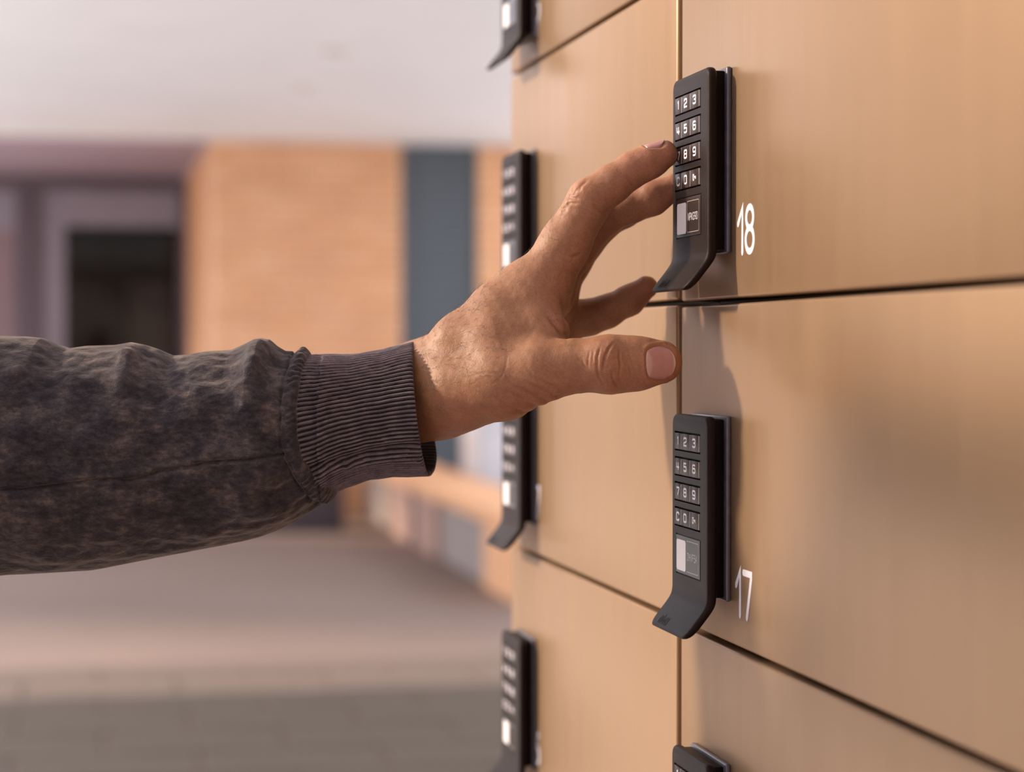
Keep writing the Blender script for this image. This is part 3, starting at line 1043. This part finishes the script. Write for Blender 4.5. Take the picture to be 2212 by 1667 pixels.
tipw = np.zeros(len(HV))
for (px, py, d, r) in ((1440, 336, 884, 16), (1400, 352, 884, 18), (1440, 410, 905, 20), (1400, 620, 935, 20), (1440, 785, 857, 13)):
    tipw = np.maximum(tipw, np.exp(-(np.linalg.norm(HV - hp(px, py, d), axis=1) / r) ** 2))
kn = np.zeros(len(HV))
for (px, py, d, r) in ((1300, 775, 848, 9), (1245, 410, 880, 9), (1205, 640, 876, 12), (1290, 480, 900, 12)):
    kn = np.maximum(kn, np.exp(-(np.linalg.norm(HV - hp(px, py, d), axis=1) / r) ** 2))
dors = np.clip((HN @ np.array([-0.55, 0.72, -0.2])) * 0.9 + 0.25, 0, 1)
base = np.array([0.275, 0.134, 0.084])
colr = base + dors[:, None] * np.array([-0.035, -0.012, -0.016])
colr = colr * (1 - 0.55 * tipw[:, None]) + 0.55 * tipw[:, None] * np.array([0.29, 0.122, 0.08])
colr = colr * (1 - 0.35 * kn[:, None]) + 0.35 * kn[:, None] * np.array([0.30, 0.138, 0.09])

W0 = to_world(np.array([[-55.0, 0, 20.0]]))[0]
VW = to_world(HV2) - W0


# the rest of the standing figure, out of the picture to the left
def wcone(P, a, b, r1, r2, sc=(1, 1, 1)):
    s = 1 / np.array(sc, np.float32)
    A, B = np.array(a, np.float32) * 1000 * s, np.array(b, np.float32) * 1000 * s
    Q = P * s
    ab = B - A
    t = np.clip((Q - A) @ ab / float(ab @ ab + 1e-9), 0, 1)
    return np.linalg.norm(Q - A - t[:, None] * ab, axis=1) - 1000 * (r1 + (r2 - r1) * t)


BX, BY, BZ = -0.46, 0.712, 0.155


def sdf_head(P):
    P = P.astype(np.float32) - np.array([0, 0, 1000 * BZ], np.float32)
    d = wcone(P, (BX + 0.02, BY, 1.40), (BX + 0.035, BY, 1.54), 0.056, 0.054)
    d = smin(d, wcone(P, (BX + 0.025, BY, 1.645), (BX + 0.045, BY, 1.655), 0.080, 0.080, (1.08, 0.92, 1.12)), 20)
    d = smin(d, wcone(P, (BX + 0.06, BY, 1.60), (BX + 0.098, BY, 1.558), 0.050, 0.026, (1, 1.0, 1)), 26)
    d = smin(d, wcone(P, (BX + 0.128, BY, 1.645), (BX + 0.139, BY, 1.612), 0.007, 0.011), 14)
    d = smin(d, wcone(P, (BX + 0.118, BY - 0.018, 1.578), (BX + 0.118, BY + 0.018, 1.578), 0.009, 0.009), 6)
    d = smin(d, wcone(P, (BX + 0.112, BY - 0.035, 1.668), (BX + 0.118, BY - 0.015, 1.666), 0.008, 0.008), 9)
    d = smin(d, wcone(P, (BX + 0.112, BY + 0.035, 1.668), (BX + 0.118, BY + 0.015, 1.666), 0.008, 0.008), 9)
    for sg in (-1, 1):
        d = np.maximum(d, -(np.linalg.norm(P - np.array([BX + 0.126, BY + sg * 0.031, 1.645], np.float32) * 1000, axis=1) - 9))
        d = smin(d, wcone(P, (BX + 0.015, BY + sg * 0.077, 1.665), (BX + 0.022, BY + sg * 0.078, 1.615), 0.014, 0.009, (1.2, 0.5, 1.2)), 5)
    return d


FV, FQ = surface_nets(sdf_head, (-540, 610, 1515), (-270, 830, 1910), 3.0, 12.0)
me = bpy.data.meshes.new('person')
me.vertices.add(len(VW))
me.vertices.foreach_set('co', VW.astype(np.float32).ravel())
me.loops.add(HQ.size)
me.loops.foreach_set('vertex_index', HQ.astype(np.int32).ravel())
me.polygons.add(len(HQ))
me.polygons.foreach_set('loop_start', np.arange(0, HQ.size, 4, dtype=np.int32))
me.polygons.foreach_set('loop_total', np.full(len(HQ), 4, np.int32))
me.update(calc_edges=True)
me.validate()
ca = me.color_attributes.new('tint', 'FLOAT_COLOR', 'POINT')
ca.data.foreach_set('color', np.concatenate([colr, np.ones((len(colr), 1))], 1).astype(np.float32).ravel())
me.shade_smooth()
me.materials.append(M_SKIN)
person = link(bpy.data.objects.new('person', me))
person.location = W0
tag(person, label='person reaching in with a bare hand, dark faded sweatshirt sleeve, fingertip on the upper keypad', cat='person')


def grid_obj(name, G, m, parent, cyc=False, smooth=True):
    """a grid of hand-space points (rows, columns, 3) as a mesh; cyc closes the columns"""
    nr, ncl = G.shape[:2]
    W = to_world(G.reshape(-1, 3)) - W0
    i = np.arange(nr * ncl).reshape(nr, ncl)
    if cyc:
        i = np.concatenate([i, i[:, :1]], 1)
    F = np.stack([i[:-1, :-1], i[1:, :-1], i[1:, 1:], i[:-1, 1:]], -1).reshape(-1, 4)
    me = bpy.data.meshes.new(name)
    me.from_pydata(W.tolist(), [], F.tolist())
    if smooth:
        me.shade_smooth()
    me.materials.append(m)
    o = bpy.data.objects.new(name, me)
    return link(o, parent)


# nails
M_NAIL = mat('nail', (0.56, 0.28, 0.25), 0.28)
b_ = nodes(M_NAIL)[1]
b_.inputs['Subsurface Weight'].default_value = 0.25
b_.inputs['Subsurface Scale'].default_value = 0.0015
nt, _, N_, L_n = nodes(M_NAIL)
at = N_.new('ShaderNodeVertexColor')
at.layer_name = 'tint'
nz = ramp(M_NAIL, noise(M_NAIL, coord(M_NAIL, (900, 900, 900)), 0.5, 3), [(0.3, (0.93, 0.92, 0.92)), (0.7, (1.05, 1.04, 1.04))])
setc(M_NAIL, mix(M_NAIL, 1.0, at.outputs['Color'], nz, 'MULTIPLY'))


def nail(name, fr, wd, ln, lift, flat, tip=0.15, dark=1.0):
    c, ax_, sd, up = fr
    n = 33
    A, B = np.meshgrid(np.linspace(-1, 1, n), np.linspace(-1, 1, n), indexing='ij')
    # square to rounded outline
    X = A * np.sqrt(1 - 0.58 * B ** 2 * np.where(A > 0, 1.0, 0.5))
    Y = B * np.sqrt(1 - 0.42 * A ** 2)
    P0 = c + X[..., None] * ax_ * ln / 2 + Y[..., None] * sd * wd / 2 + up * 12
    S_ = hit(P0.reshape(-1, 3), -up, 70).reshape(n, n, 3)
    h = (S_ - c) @ up
    h0 = h[:, n // 2]
    h = h0[:, None] * 0.6 + h[n // 2, n // 2] * 0.4 + (h - h0[:, None]) * flat
    edge = np.maximum(np.abs(A), np.abs(B))
    free = np.clip((A - 0.6) / 0.4, 0, 1)
    hh = h + lift - 0.55 * np.clip((edge - 0.86) / 0.14, 0, 1) ** 2 * (1 - free) + tip * free
    G = c + X[..., None] * ax_ * ln / 2 + Y[..., None] * sd * wd / 2 + hh[..., None] * up
    R2 = X ** 2 + 0.55 * Y ** 2
    pink = np.array([0.33, 0.16, 0.155])
    white = np.array([0.42, 0.34, 0.26])
    lun = np.array([0.40, 0.25, 0.235])
    f = 1 / (1 + np.exp(-(R2 - 0.80) * 40)) * (A > 0.1)
    l_ = 1 / (1 + np.exp((X + 0.55 + 0.35 * Y ** 2) * 26))
    colr = pink * (1 - f[..., None]) + white * f[..., None]
    colr = colr * (1 - l_[..., None]) + lun * l_[..., None]
    colr = colr * dark
    # a little thickness: skirt ring pushed under
    idx = [(0, j) for j in range(n)] + [(i, n - 1) for i in range(1, n)] + [(n - 1, j) for j in range(n - 2, -1, -1)] + [(i, 0) for i in range(n - 2, 0, -1)]
    o = grid_obj(name, G, M_NAIL, person)
    me = o.data
    bm = bmesh.new()
    bm.from_mesh(me)
    bm.verts.ensure_lookup_table()
    upw = Vector((BASIS @ up) / 1000.0)
    vl = list(bm.verts)
    lowv = [bm.verts.new(vl[i * n + j].co - upw * 0.45) for i, j in idx]
    for k in range(len(idx)):
        k2 = (k + 1) % len(idx)
        a, b2 = vl[idx[k][0] * n + idx[k][1]], vl[idx[k2][0] * n + idx[k2][1]]
        bm.faces.new((a, b2, lowv[k2], lowv[k]))
    bmesh.ops.recalc_face_normals(bm, faces=bm.faces)
    bm.to_mesh(me)
    bm.free()
    me.shade_smooth()
    call = np.concatenate([colr.reshape(-1, 3), np.array([colr[i, j] for i, j in idx])], 0)
    ca = me.color_attributes.new('tint', 'FLOAT_COLOR', 'POINT')
    ca.data.foreach_set('color', np.concatenate([call, np.ones((len(call), 1))], 1).astype(np.float32).ravel())
    return o


nail('thumbnail', TN, 13.4, 12.4, 0.12, 0.72)
nail('fingernail', IN, 8.6, 9.0, 0.02, 0.95, 0.0, 0.82)

# fine hairs on the wrist and the back of the hand
M_HAIR = mat('dark_hair', (0.05, 0.028, 0.018), 0.5)
setc(M_HAIR, ramp(M_HAIR, noise(M_HAIR, coord(M_HAIR), 500), [(0.3, (0.04, 0.022, 0.014)), (0.7, (0.09, 0.05, 0.03))]))
hc = bpy.data.curves.new('arm_hair', 'CURVE')
hc.dimensions = '3D'
hc.bevel_depth = 0.00005
hc.bevel_resolution = 0
cand = np.where((HPX[:, 0] > 905) & (HPX[:, 0] < 1235) & (HN[:, 2] < 0.35) & (HV[:, 2] < 20) & (HPX[:, 1] < 1240 - 0.42 * HPX[:, 0] + 40) & (HPX[:, 0] + HPX[:, 1] > 1500))[0]
wts = np.where(HPX[cand, 0] < 1085, 1.0, 0.22) * np.where((HPX[cand, 0] > 1150) & (HPX[cand, 1] < 560), 1.6, 1.0)
pick = rng.choice(cand, size=460, replace=False, p=wts / wts.sum())
for i in pick:
    p, n = HV2[i], HN[i]
    far = HPX[i, 0] > 1120
    dr = np.array([0.35, 0.75, 0.25]) if far else np.array([0.75, -0.15, 0.1])
    dr = dr + rng.normal(size=3) * 0.45
    dr = dr - n * (dr @ n)
    dr = dr / np.linalg.norm(dr)
    ln = rng.uniform(3.0, 6.5)
    sp = hc.splines.new('POLY')
    sp.points.add(4)
    for k in range(5):
        t = k / 4
        q = p + dr * ln * t + n * (0.05 + ln * 0.32 * math.sin(t * 2.2) * 0.6)
        sp.points[k].co = (*(to_world(q[None])[0] - W0), 1)
        sp.points[k].radius = 1.0 - 0.75 * t
hc.materials.append(M_HAIR)
ho = link(bpy.data.objects.new('arm_hair', hc), person)
ho['kind'] = 'stuff'

# ------------------------------------------------------------------ sleeve
M_CLOTH = mat('washed_black_fleece', (0.03, 0.027, 0.03), 0.92)
b_ = nodes(M_CLOTH)[1]
b_.inputs['Sheen Weight'].default_value = 0.28
b_.inputs['Sheen Roughness'].default_value = 0.35
b_.inputs['Sheen Tint'].default_value = (0.9, 0.78, 0.72, 1)
b_.inputs['Specular IOR Level'].default_value = 0.15
vm1 = coord(M_CLOTH, (1000, 1000, 1000))
vst = coord(M_CLOTH, (700, 1000, 1500))
blot = ramp(M_CLOTH, noise(M_CLOTH, vm1, 0.085, 6, 0.66), [(0.36, (0.025, 0.0245, 0.034)), (0.50, (0.039, 0.037, 0.047)), (0.68, (0.084, 0.074, 0.078))])
wisps = ramp(M_CLOTH, noise(M_CLOTH, vst, 0.35, 5, 0.65), [(0.42, (0.72, 0.72, 0.74)), (0.72, (1.75, 1.55, 1.45))])
cl = mix(M_CLOTH, 1.0, blot, wisps, 'MULTIPLY')
knit = ramp(M_CLOTH, noise(M_CLOTH, vm1, 2.2, 3, 0.7), [(0.3, (0.72, 0.72, 0.72)), (0.75, (1.3, 1.28, 1.26))])
cl = mix(M_CLOTH, 1.0, cl, knit, 'MULTIPLY')
setc(M_CLOTH, cl)
bp = bump(M_CLOTH, noise(M_CLOTH, vm1, 1.6, 4, 0.7), 0.5, 0.0006)
bump(M_CLOTH, noise(M_CLOTH, vm1, 0.12, 4), 0.5, 0.004, bp)
M_RIB = mat('ribbed_cuff', (0.03, 0.026, 0.029), 0.9)
b_ = nodes(M_RIB)[1]
b_.inputs['Sheen Weight'].default_value = 0.28
b_.inputs['Sheen Roughness'].default_value = 0.35
b_.inputs['Sheen Tint'].default_value = (0.85, 0.74, 0.76, 1)
b_.inputs['Specular IOR Level'].default_value = 0.15
nt, _, N_, L_n = nodes(M_RIB)
at = N_.new('ShaderNodeVertexColor')
at.layer_name = 'tint'
vm1 = coord(M_RIB, (1000, 1000, 1000))
rb = ramp(M_RIB, noise(M_RIB, vm1, 0.25, 5, 0.6), [(0.35, (0.75, 0.72, 0.76)), (0.7, (1.4, 1.28, 1.26))])
rk = ramp(M_RIB, noise(M_RIB, vm1, 2.2, 3, 0.7), [(0.3, (0.78, 0.78, 0.78)), (0.75, (1.25, 1.22, 1.22))])
setc(M_RIB, mix(M_RIB, 1.0, mix(M_RIB, 1.0, at.outputs['Color'], rb, 'MULTIPLY'), rk, 'MULTIPLY'))
bump(M_RIB, noise(M_RIB, vm1, 1.8, 4, 0.7), 0.45, 0.0005)

TOP = np.array([(-220, 722), (0, 725), (60, 727), (95, 731), (120, 741), (150, 752), (190, 747), (250, 745), (285, 739), (315, 745), (345, 755), (375, 768), (410, 766), (455, 759), (500, 755), (528, 743), (550, 732), (566, 730), (584, 734), (600, 748), (618, 760), (640, 763), (660, 762), (690, 768), (760, 768), (830, 757), (870, 746), (890, 741), (960, 736)], float)
BOT = np.array([(-220, 1262), (0, 1242), (100, 1237), (200, 1231), (300, 1212), (400, 1192), (480, 1178), (560, 1160), (600, 1146), (640, 1126), (680, 1098), (705, 1080), (722, 1066), (750, 1050), (800, 1034), (850, 1027), (915, 1027), (960, 1027)], float)
XSEAM = np.array([(-1, 664), (-0.75, 655), (-0.4, 650), (0, 652), (0.25, 660), (0.5, 676), (0.75, 696), (1, 722)], float)
XEND = np.array([(-1, 891), (-0.6, 894), (-0.2, 899), (0.2, 905), (0.55, 911), (0.8, 917), (1, 921)], float)


def tube_point(x, yn, ph, off, dc=893.0):
    """a point of the sleeve wall: pixel column x, height parameter yn in -1..1, angle ph; off lifts it along the outward normal (mm)"""
    t, b_2 = np.interp(x, TOP[:, 0], TOP[:, 1]), np.interp(x, BOT[:, 0], BOT[:, 1])
    mid, hf = (t + b_2) / 2, (b_2 - t) / 2
    sc = dc / FPX
    hmm = hf * sc
    dmm = hmm * np.where(x > 700, 1.12, 0.98)
    cy = -(mid - PCY) * sc
    return np.stack([(x - PCX) * sc, cy + (hmm + off) * np.cos(ph), (dc - D0 * 1000) - (dmm + off) * np.sin(ph)], -1)


def seglen(px, py, ln, with_par=False):
    """distance in pixels from points to a polyline"""
    best = np.full(px.shape, 1e9)
    par = np.zeros(px.shape)
    for k, (a, b) in enumerate(zip(ln[:-1], ln[1:])):
        a, b = np.array(a, float), np.array(b, float)
        ab = b - a
        t = np.clip(((px - a[0]) * ab[0] + (py - a[1]) * ab[1]) / (ab @ ab), 0, 1)
        q = np.hypot(px - a[0] - t * ab[0], py - a[1] - t * ab[1])
        par = np.where(q < best, (k + t) / (len(ln) - 1), par)
        best = np.minimum(best, q)
    return (best, par) if with_par else best


NS, NPH = 430, 560
ph = np.linspace(0, 2 * math.pi, NPH, endpoint=False)
yn = -np.cos(ph)
s = np.linspace(0, 1, NS)
front = np.sin(ph) > -0.2
xs_ = np.interp(yn, XSEAM[:, 0], XSEAM[:, 1])
Xg = -210 + (xs_[None, :] + 4 + 210) * s[:, None]
PHg = np.broadcast_to(ph, Xg.shape)
YNg = np.broadcast_to(yn, Xg.shape)
tt, bb = np.interp(Xg, TOP[:, 0], TOP[:, 1]), np.interp(Xg, BOT[:, 0], BOT[:, 1])
PYg = (tt + bb) / 2 + YNg * (bb - tt) / 2
frontw = np.clip(np.sin(PHg) * 3, 0, 1)
off = np.zeros_like(Xg)
FOLDS = [([(570, 728), (560, 780), (548, 830), (552, 860)], 15, 4.2), ([(604, 755), (592, 800), (580, 850)], 13, -2.6), ([(520, 752), (520, 790), (505, 830)], 20, -2.2),
         ([(292, 738), (300, 775), (300, 830), (310, 870)], 16, 4.0), ([(325, 755), (322, 790), (322, 850)], 13, -3.2), ([(285, 790), (240, 775), (190, 765)], 14, -2.0), ([(300, 770), (250, 760), (200, 760)], 12, 1.6),
         ([(375, 770), (380, 830), (370, 920)], 24, -1.8), ([(95, 735), (70, 800), (30, 870)], 26, 2.4), ([(135, 755), (110, 830), (60, 920)], 26, -2.2),
         ([(440, 765), (420, 840), (430, 930)], 30, 1.5), ([(640, 770), (625, 850), (628, 950)], 12, 1.6), ([(610, 1000), (600, 1060), (570, 1120)], 24, 1.6),
         ([(655, 1000), (640, 1060), (620, 1110)], 16, -1.6), ([(560, 1010), (500, 1080), (420, 1130)], 34, 1.6), ([(420, 1030), (330, 1090), (230, 1130)], 40, 1.6), ([(200, 1050), (120, 1120), (20, 1160)], 42, 1.5),
         ([(500, 860), (400, 900), (300, 910)], 36, 1.4), ([(180, 900), (100, 940), (0, 950)], 36, 1.4)]
for ln, wd, amp in FOLDS:
    q, par = seglen(Xg, PYg, ln, True)
    off += amp * np.exp(-(q / (wd * (1 + 0.9 * par))) ** 2) * frontw * (1 - 0.9 * np.abs(YNg) ** 4) * (1 - 0.93 * par ** 1.5)
# long stitched seam along the sleeve
SEAM = [(-210, 1085), (0, 1057), (50, 1048), (100, 1047), (180, 1035), (240, 1027), (290, 1024), (320, 1027), (380, 1010), (440, 1000), (480, 990), (560, 984), (640, 974)]
ds = seglen(Xg, PYg, SEAM)
off += (-1.6 * np.exp(-(ds / 3.2) ** 2) + 0.5 * np.exp(-((ds - 9) / 6) ** 2)) * frontw
# stitched line just before the band, gathers running into it
toedge = xs_[None, :] + 4 - Xg
off += -1.1 * np.exp(-((toedge - 30) / 3.0) ** 2)
off += (1.6 * np.exp(-((toedge - 14) / 13) ** 2))
off += 0.45 * np.sin(PHg * 46 + 2.2 * np.sin(PHg * 7)) * np.exp(-((toedge - 12) / 12) ** 2)
off += 0.8 * np.sin(PHg * 17 + 1.3 * np.sin(PHg * 5)) * np.exp(-np.maximum(toedge - 30, 0) / 42) * (toedge > 28)
Q = np.stack([Xg.ravel(), PYg.ravel(), 260 * PHg.ravel()], 1)
off += (0.9 * vnoise(Q, 150, 5) + 0.35 * vnoise(Q, 55, 6)).reshape(Xg.shape) * frontw
off += np.where(frontw < 1, (1 - frontw) * 0.8 * vnoise(Q, 120, 8).reshape(Xg.shape) * np.clip(-np.sin(PHg) * 2, 0, 1), 0)
G = tube_point(Xg, YNg, PHg, off)
sleeve = grid_obj('sweatshirt_sleeve', G, M_CLOTH, person, cyc=True)

# ribbed cuff: ribs run along the arm, the end turns inwards
NR, NPC = 84, 1080
ph = np.linspace(0, 2 * math.pi, NPC, endpoint=False)
yn = -np.cos(ph)
xs_ = np.interp(yn, XSEAM[:, 0], XSEAM[:, 1])
back = np.clip(-np.sin(ph), 0, 1)
xe_ = np.interp(yn, XEND[:, 0], XEND[:, 1]) + 26 * back ** 0.6 * np.clip(0.55 + 0.6 * yn, 0, 1)
s = np.concatenate([np.linspace(-0.02, 1.0, NR), [1.012, 1.016, 1.010, 1.0, 0.96, 0.9, 0.8, 0.7]])
inset = np.concatenate([np.zeros(NR), [0.3, 0.8, 1.3, 1.6, 1.7, 1.8, 1.8, 1.9]])
Xg = xs_[None, :] + (xe_ - xs_)[None, :] * s[:, None]
PHg, YNg = np.broadcast_to(ph, Xg.shape), np.broadcast_to(yn, Xg.shape)
tt, bb = np.interp(Xg, TOP[:, 0], TOP[:, 1]), np.interp(Xg, BOT[:, 0], BOT[:, 1])
PYg = (tt + bb) / 2 + YNg * (bb - tt) / 2
NRIB = 96
wave = 0.10 * np.sin(PHg * 5 + s[:, None] * 4) + 0.05 * np.sin(PHg * 11 - s[:, None] * 7)
rib = np.cos(NRIB * PHg + wave * 6)
off = 0.62 * np.sign(rib) * np.abs(rib) ** 0.8 - inset[:, None]
fw = np.clip(np.sin(PHg) * 3, 0, 1)
for ln, wd, amp in (([(640 + 20, 1010), (760, 985), (830, 965), (905, 955)], 9, -1.7), ([(760, 1000), (850, 985), (908, 990)], 10, 1.2), ([(690, 1040), (720, 1010), (760, 995)], 10, 1.2)):
    off += amp * np.exp(-(seglen(Xg, PYg, ln) / wd) ** 2) * fw
off += 0.7 * np.exp(-((s[:, None] - 0.03) / 0.05) ** 2) * -1.0
off += 0.25 * vnoise(np.stack([Xg.ravel(), PYg.ravel(), 200 * PHg.ravel()], 1), 80, 9).reshape(Xg.shape)
G = tube_point(Xg, YNg, PHg, off)
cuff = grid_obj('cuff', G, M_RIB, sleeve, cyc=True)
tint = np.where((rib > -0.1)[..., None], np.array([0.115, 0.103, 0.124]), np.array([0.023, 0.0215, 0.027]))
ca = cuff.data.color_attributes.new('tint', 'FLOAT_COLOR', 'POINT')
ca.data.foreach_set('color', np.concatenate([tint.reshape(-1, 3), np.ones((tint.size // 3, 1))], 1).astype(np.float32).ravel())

# double-stitched band where the cuff is sewn on
NB, NPB = 26, 900
ph = np.linspace(0, 2 * math.pi, NPB, endpoint=False)
yn = -np.cos(ph)
xs_ = np.interp(yn, XSEAM[:, 0], XSEAM[:, 1])
s = np.linspace(0, 1, NB)
Xg = xs_[None, :] - 24 + 32 * s[:, None]
PHg, YNg = np.broadcast_to(ph, Xg.shape), np.broadcast_to(yn, Xg.shape)
prof = np.sin(np.clip(s, 0, 1) * math.pi) ** 0.5
off = (-1.2 + 3.1 * prof)[:, None] + 0.30 * np.sin(PHg * 64 + 3 * np.sin(PHg * 9) + 4 * s[:, None]) * prof[:, None] + 0.5 * np.sin(PHg * 15 + 2 * np.sin(PHg * 4)) * prof[:, None]
off += -0.7 * np.exp(-((s[:, None] - 0.22) / 0.05) ** 2)
G = tube_point(Xg, YNg, PHg, off)
band = grid_obj('seam_band', G, M_CLOTH, sleeve, cyc=True)

# ------------------------------------------------------------------ head and clothes of the figure, outside the picture
hm = bpy.data.meshes.new('head')
hm.from_pydata((FV / 1000.0 - W0).tolist(), [], FQ.tolist())
hm.shade_smooth()
hm.materials.append(M_SKIN)
hca = hm.color_attributes.new('tint', 'FLOAT_COLOR', 'POINT')
hca.data.foreach_set('color', np.tile(np.array([*base, 1.0], np.float32), len(FV)))
link(bpy.data.objects.new('head', hm), person)

def net_obj(name, f, lo, hi, h, m, parent, hc=40.0):
    V_, Q_ = surface_nets(f, lo, hi, h, hc)
    me = bpy.data.meshes.new(name)
    me.from_pydata((V_ / 1000.0 - W0).tolist(), [], Q_.tolist())
    me.shade_smooth()
    me.materials.append(m)
    return link(bpy.data.objects.new(name, me), parent)


EL = to_world(np.array([[-345.0, -50.0, 6.0]]))[0]
FA = to_world(np.array([[-232.0, -31.5, 8.0]]))[0]
SHL = (BX + 0.03, BY + 0.20, 1.405 + BZ)
SHR = (BX, BY - 0.20, 1.405 + BZ)


def sdf_top(P):
    P = P.astype(np.float32)
    d = wcone(P, (BX, BY, 0.90 + BZ), (BX - 0.005, BY, 1.08 + BZ), 0.118, 0.116, (1, 1.42, 1))
    d = smin(d, wcone(P, (BX - 0.005, BY, 1.08 + BZ), (BX, BY, 1.30 + BZ), 0.116, 0.120, (1, 1.45, 1)), 40)
    d = smin(d, wcone(P, SHL, SHR, 0.068, 0.068), 60)
    d = smin(d, wcone(P, (BX + 0.015, BY, 1.40 + BZ), (BX + 0.022, BY, 1.475 + BZ), 0.085, 0.062), 40)
    d = smin(d, wcone(P, SHL, EL, 0.070, 0.060), 40)
    d = smin(d, wcone(P, EL, FA, 0.060, 0.0475), 14)
    d = smin(d, wcone(P, SHR, (BX - 0.05, BY - 0.27, 1.14 + BZ), 0.068, 0.058), 40)
    d = smin(d, wcone(P, (BX - 0.05, BY - 0.27, 1.14 + BZ), (BX + 0.075, BY - 0.185, 0.965 + BZ), 0.058, 0.044), 14)
    return d + 3.0 * vnoise(P.astype(float), 110, 21)


net_obj('sweatshirt', sdf_top, (-680, 340, 880), (-10, 1080, 1710), 6.0, M_CLOTH, person)
M_JEAN = simple('dark_trousers', (0.03, 0.03, 0.038), 0.85, 0, 60, 0.15)


def sdf_legs(P):
    P = P.astype(np.float32)
    d = wcone(P, (BX, BY - 0.07, 0.90 + BZ), (BX, BY + 0.07, 0.90 + BZ), 0.105, 0.105)
    for sg in (-1, 1):
        d = smin(d, wcone(P, (BX, BY + sg * 0.09, 0.86 + BZ), (BX + 0.02, BY + sg * 0.10, 0.54), 0.092, 0.066), 25)
        d = smin(d, wcone(P, (BX + 0.02, BY + sg * 0.10, 0.54), (BX - 0.01, BY + sg * 0.11, 0.10), 0.066, 0.055), 12)
    return d


net_obj('trousers', sdf_legs, (-640, 480, 20), (-280, 960, 1176), 8.0, M_JEAN, person)
M_SHOE = simple('dark_shoe', (0.02, 0.02, 0.022), 0.6)
for sg in (-1, 1):
    def sdf_shoe(P, sg=sg):
        P = P.astype(np.float32)
        d = wcone(P, (BX - 0.04, BY + sg * 0.11, 0.045), (BX + 0.15, BY + sg * 0.12, 0.032), 0.043, 0.040, (1, 1, 0.9))
        d = smin(d, wcone(P, (BX - 0.02, BY + sg * 0.11, 0.06), (BX - 0.01, BY + sg * 0.11, 0.11), 0.040, 0.044), 20)
        return np.maximum(d, 1.5 - P[:, 2])
    net_obj('shoe', sdf_shoe, (-570, int(1000 * (BY + sg * 0.115)) - 72, -12), (-240, int(1000 * (BY + sg * 0.115)) + 72, 180), 4.0, M_SHOE, person, 16.0)
M_HAIRC = simple('brown_hair', (0.04, 0.022, 0.014), 0.6, 0, 200, 0.3)


def sdf_hair(P):
    P = P.astype(np.float32) - np.array([0, 0, 1000 * BZ], np.float32)
    d = wcone(P, (BX + 0.018, BY, 1.652), (BX + 0.035, BY, 1.664), 0.086, 0.086, (1.08, 0.95, 1.12))
    n_ = np.array([0.78, 0, -0.62], np.float32)
    return np.maximum(d, (P - np.array([BX + 0.055, BY, 1.645], np.float32) * 1000) @ n_) + 1.5 * vnoise(P.astype(float), 22, 4)


net_obj('hair', sdf_hair, (-570, 600, 1660), (-290, 850, 1925), 4.0, M_HAIRC, person, 16.0)
M_EYE = simple('eye_white', (0.6, 0.58, 0.56), 0.2)
M_IRIS = simple('dark_iris', (0.03, 0.02, 0.015), 0.15)
for sg in (-1, 1):
    for nm, rr, dx, mm in (('eye', 0.0115, 0.0, M_EYE), ('iris', 0.0058, 0.0068, M_IRIS)):
        bm = bmesh.new()
        bmesh.ops.create_uvsphere(bm, u_segments=20, v_segments=12, radius=rr)
        o = mesh_obj(nm, bm, mm, person, smooth='all')
        o.location = Vector((BX + 0.1065 + dx, BY + sg * 0.031, 1.645 + BZ)) - Vector(W0)
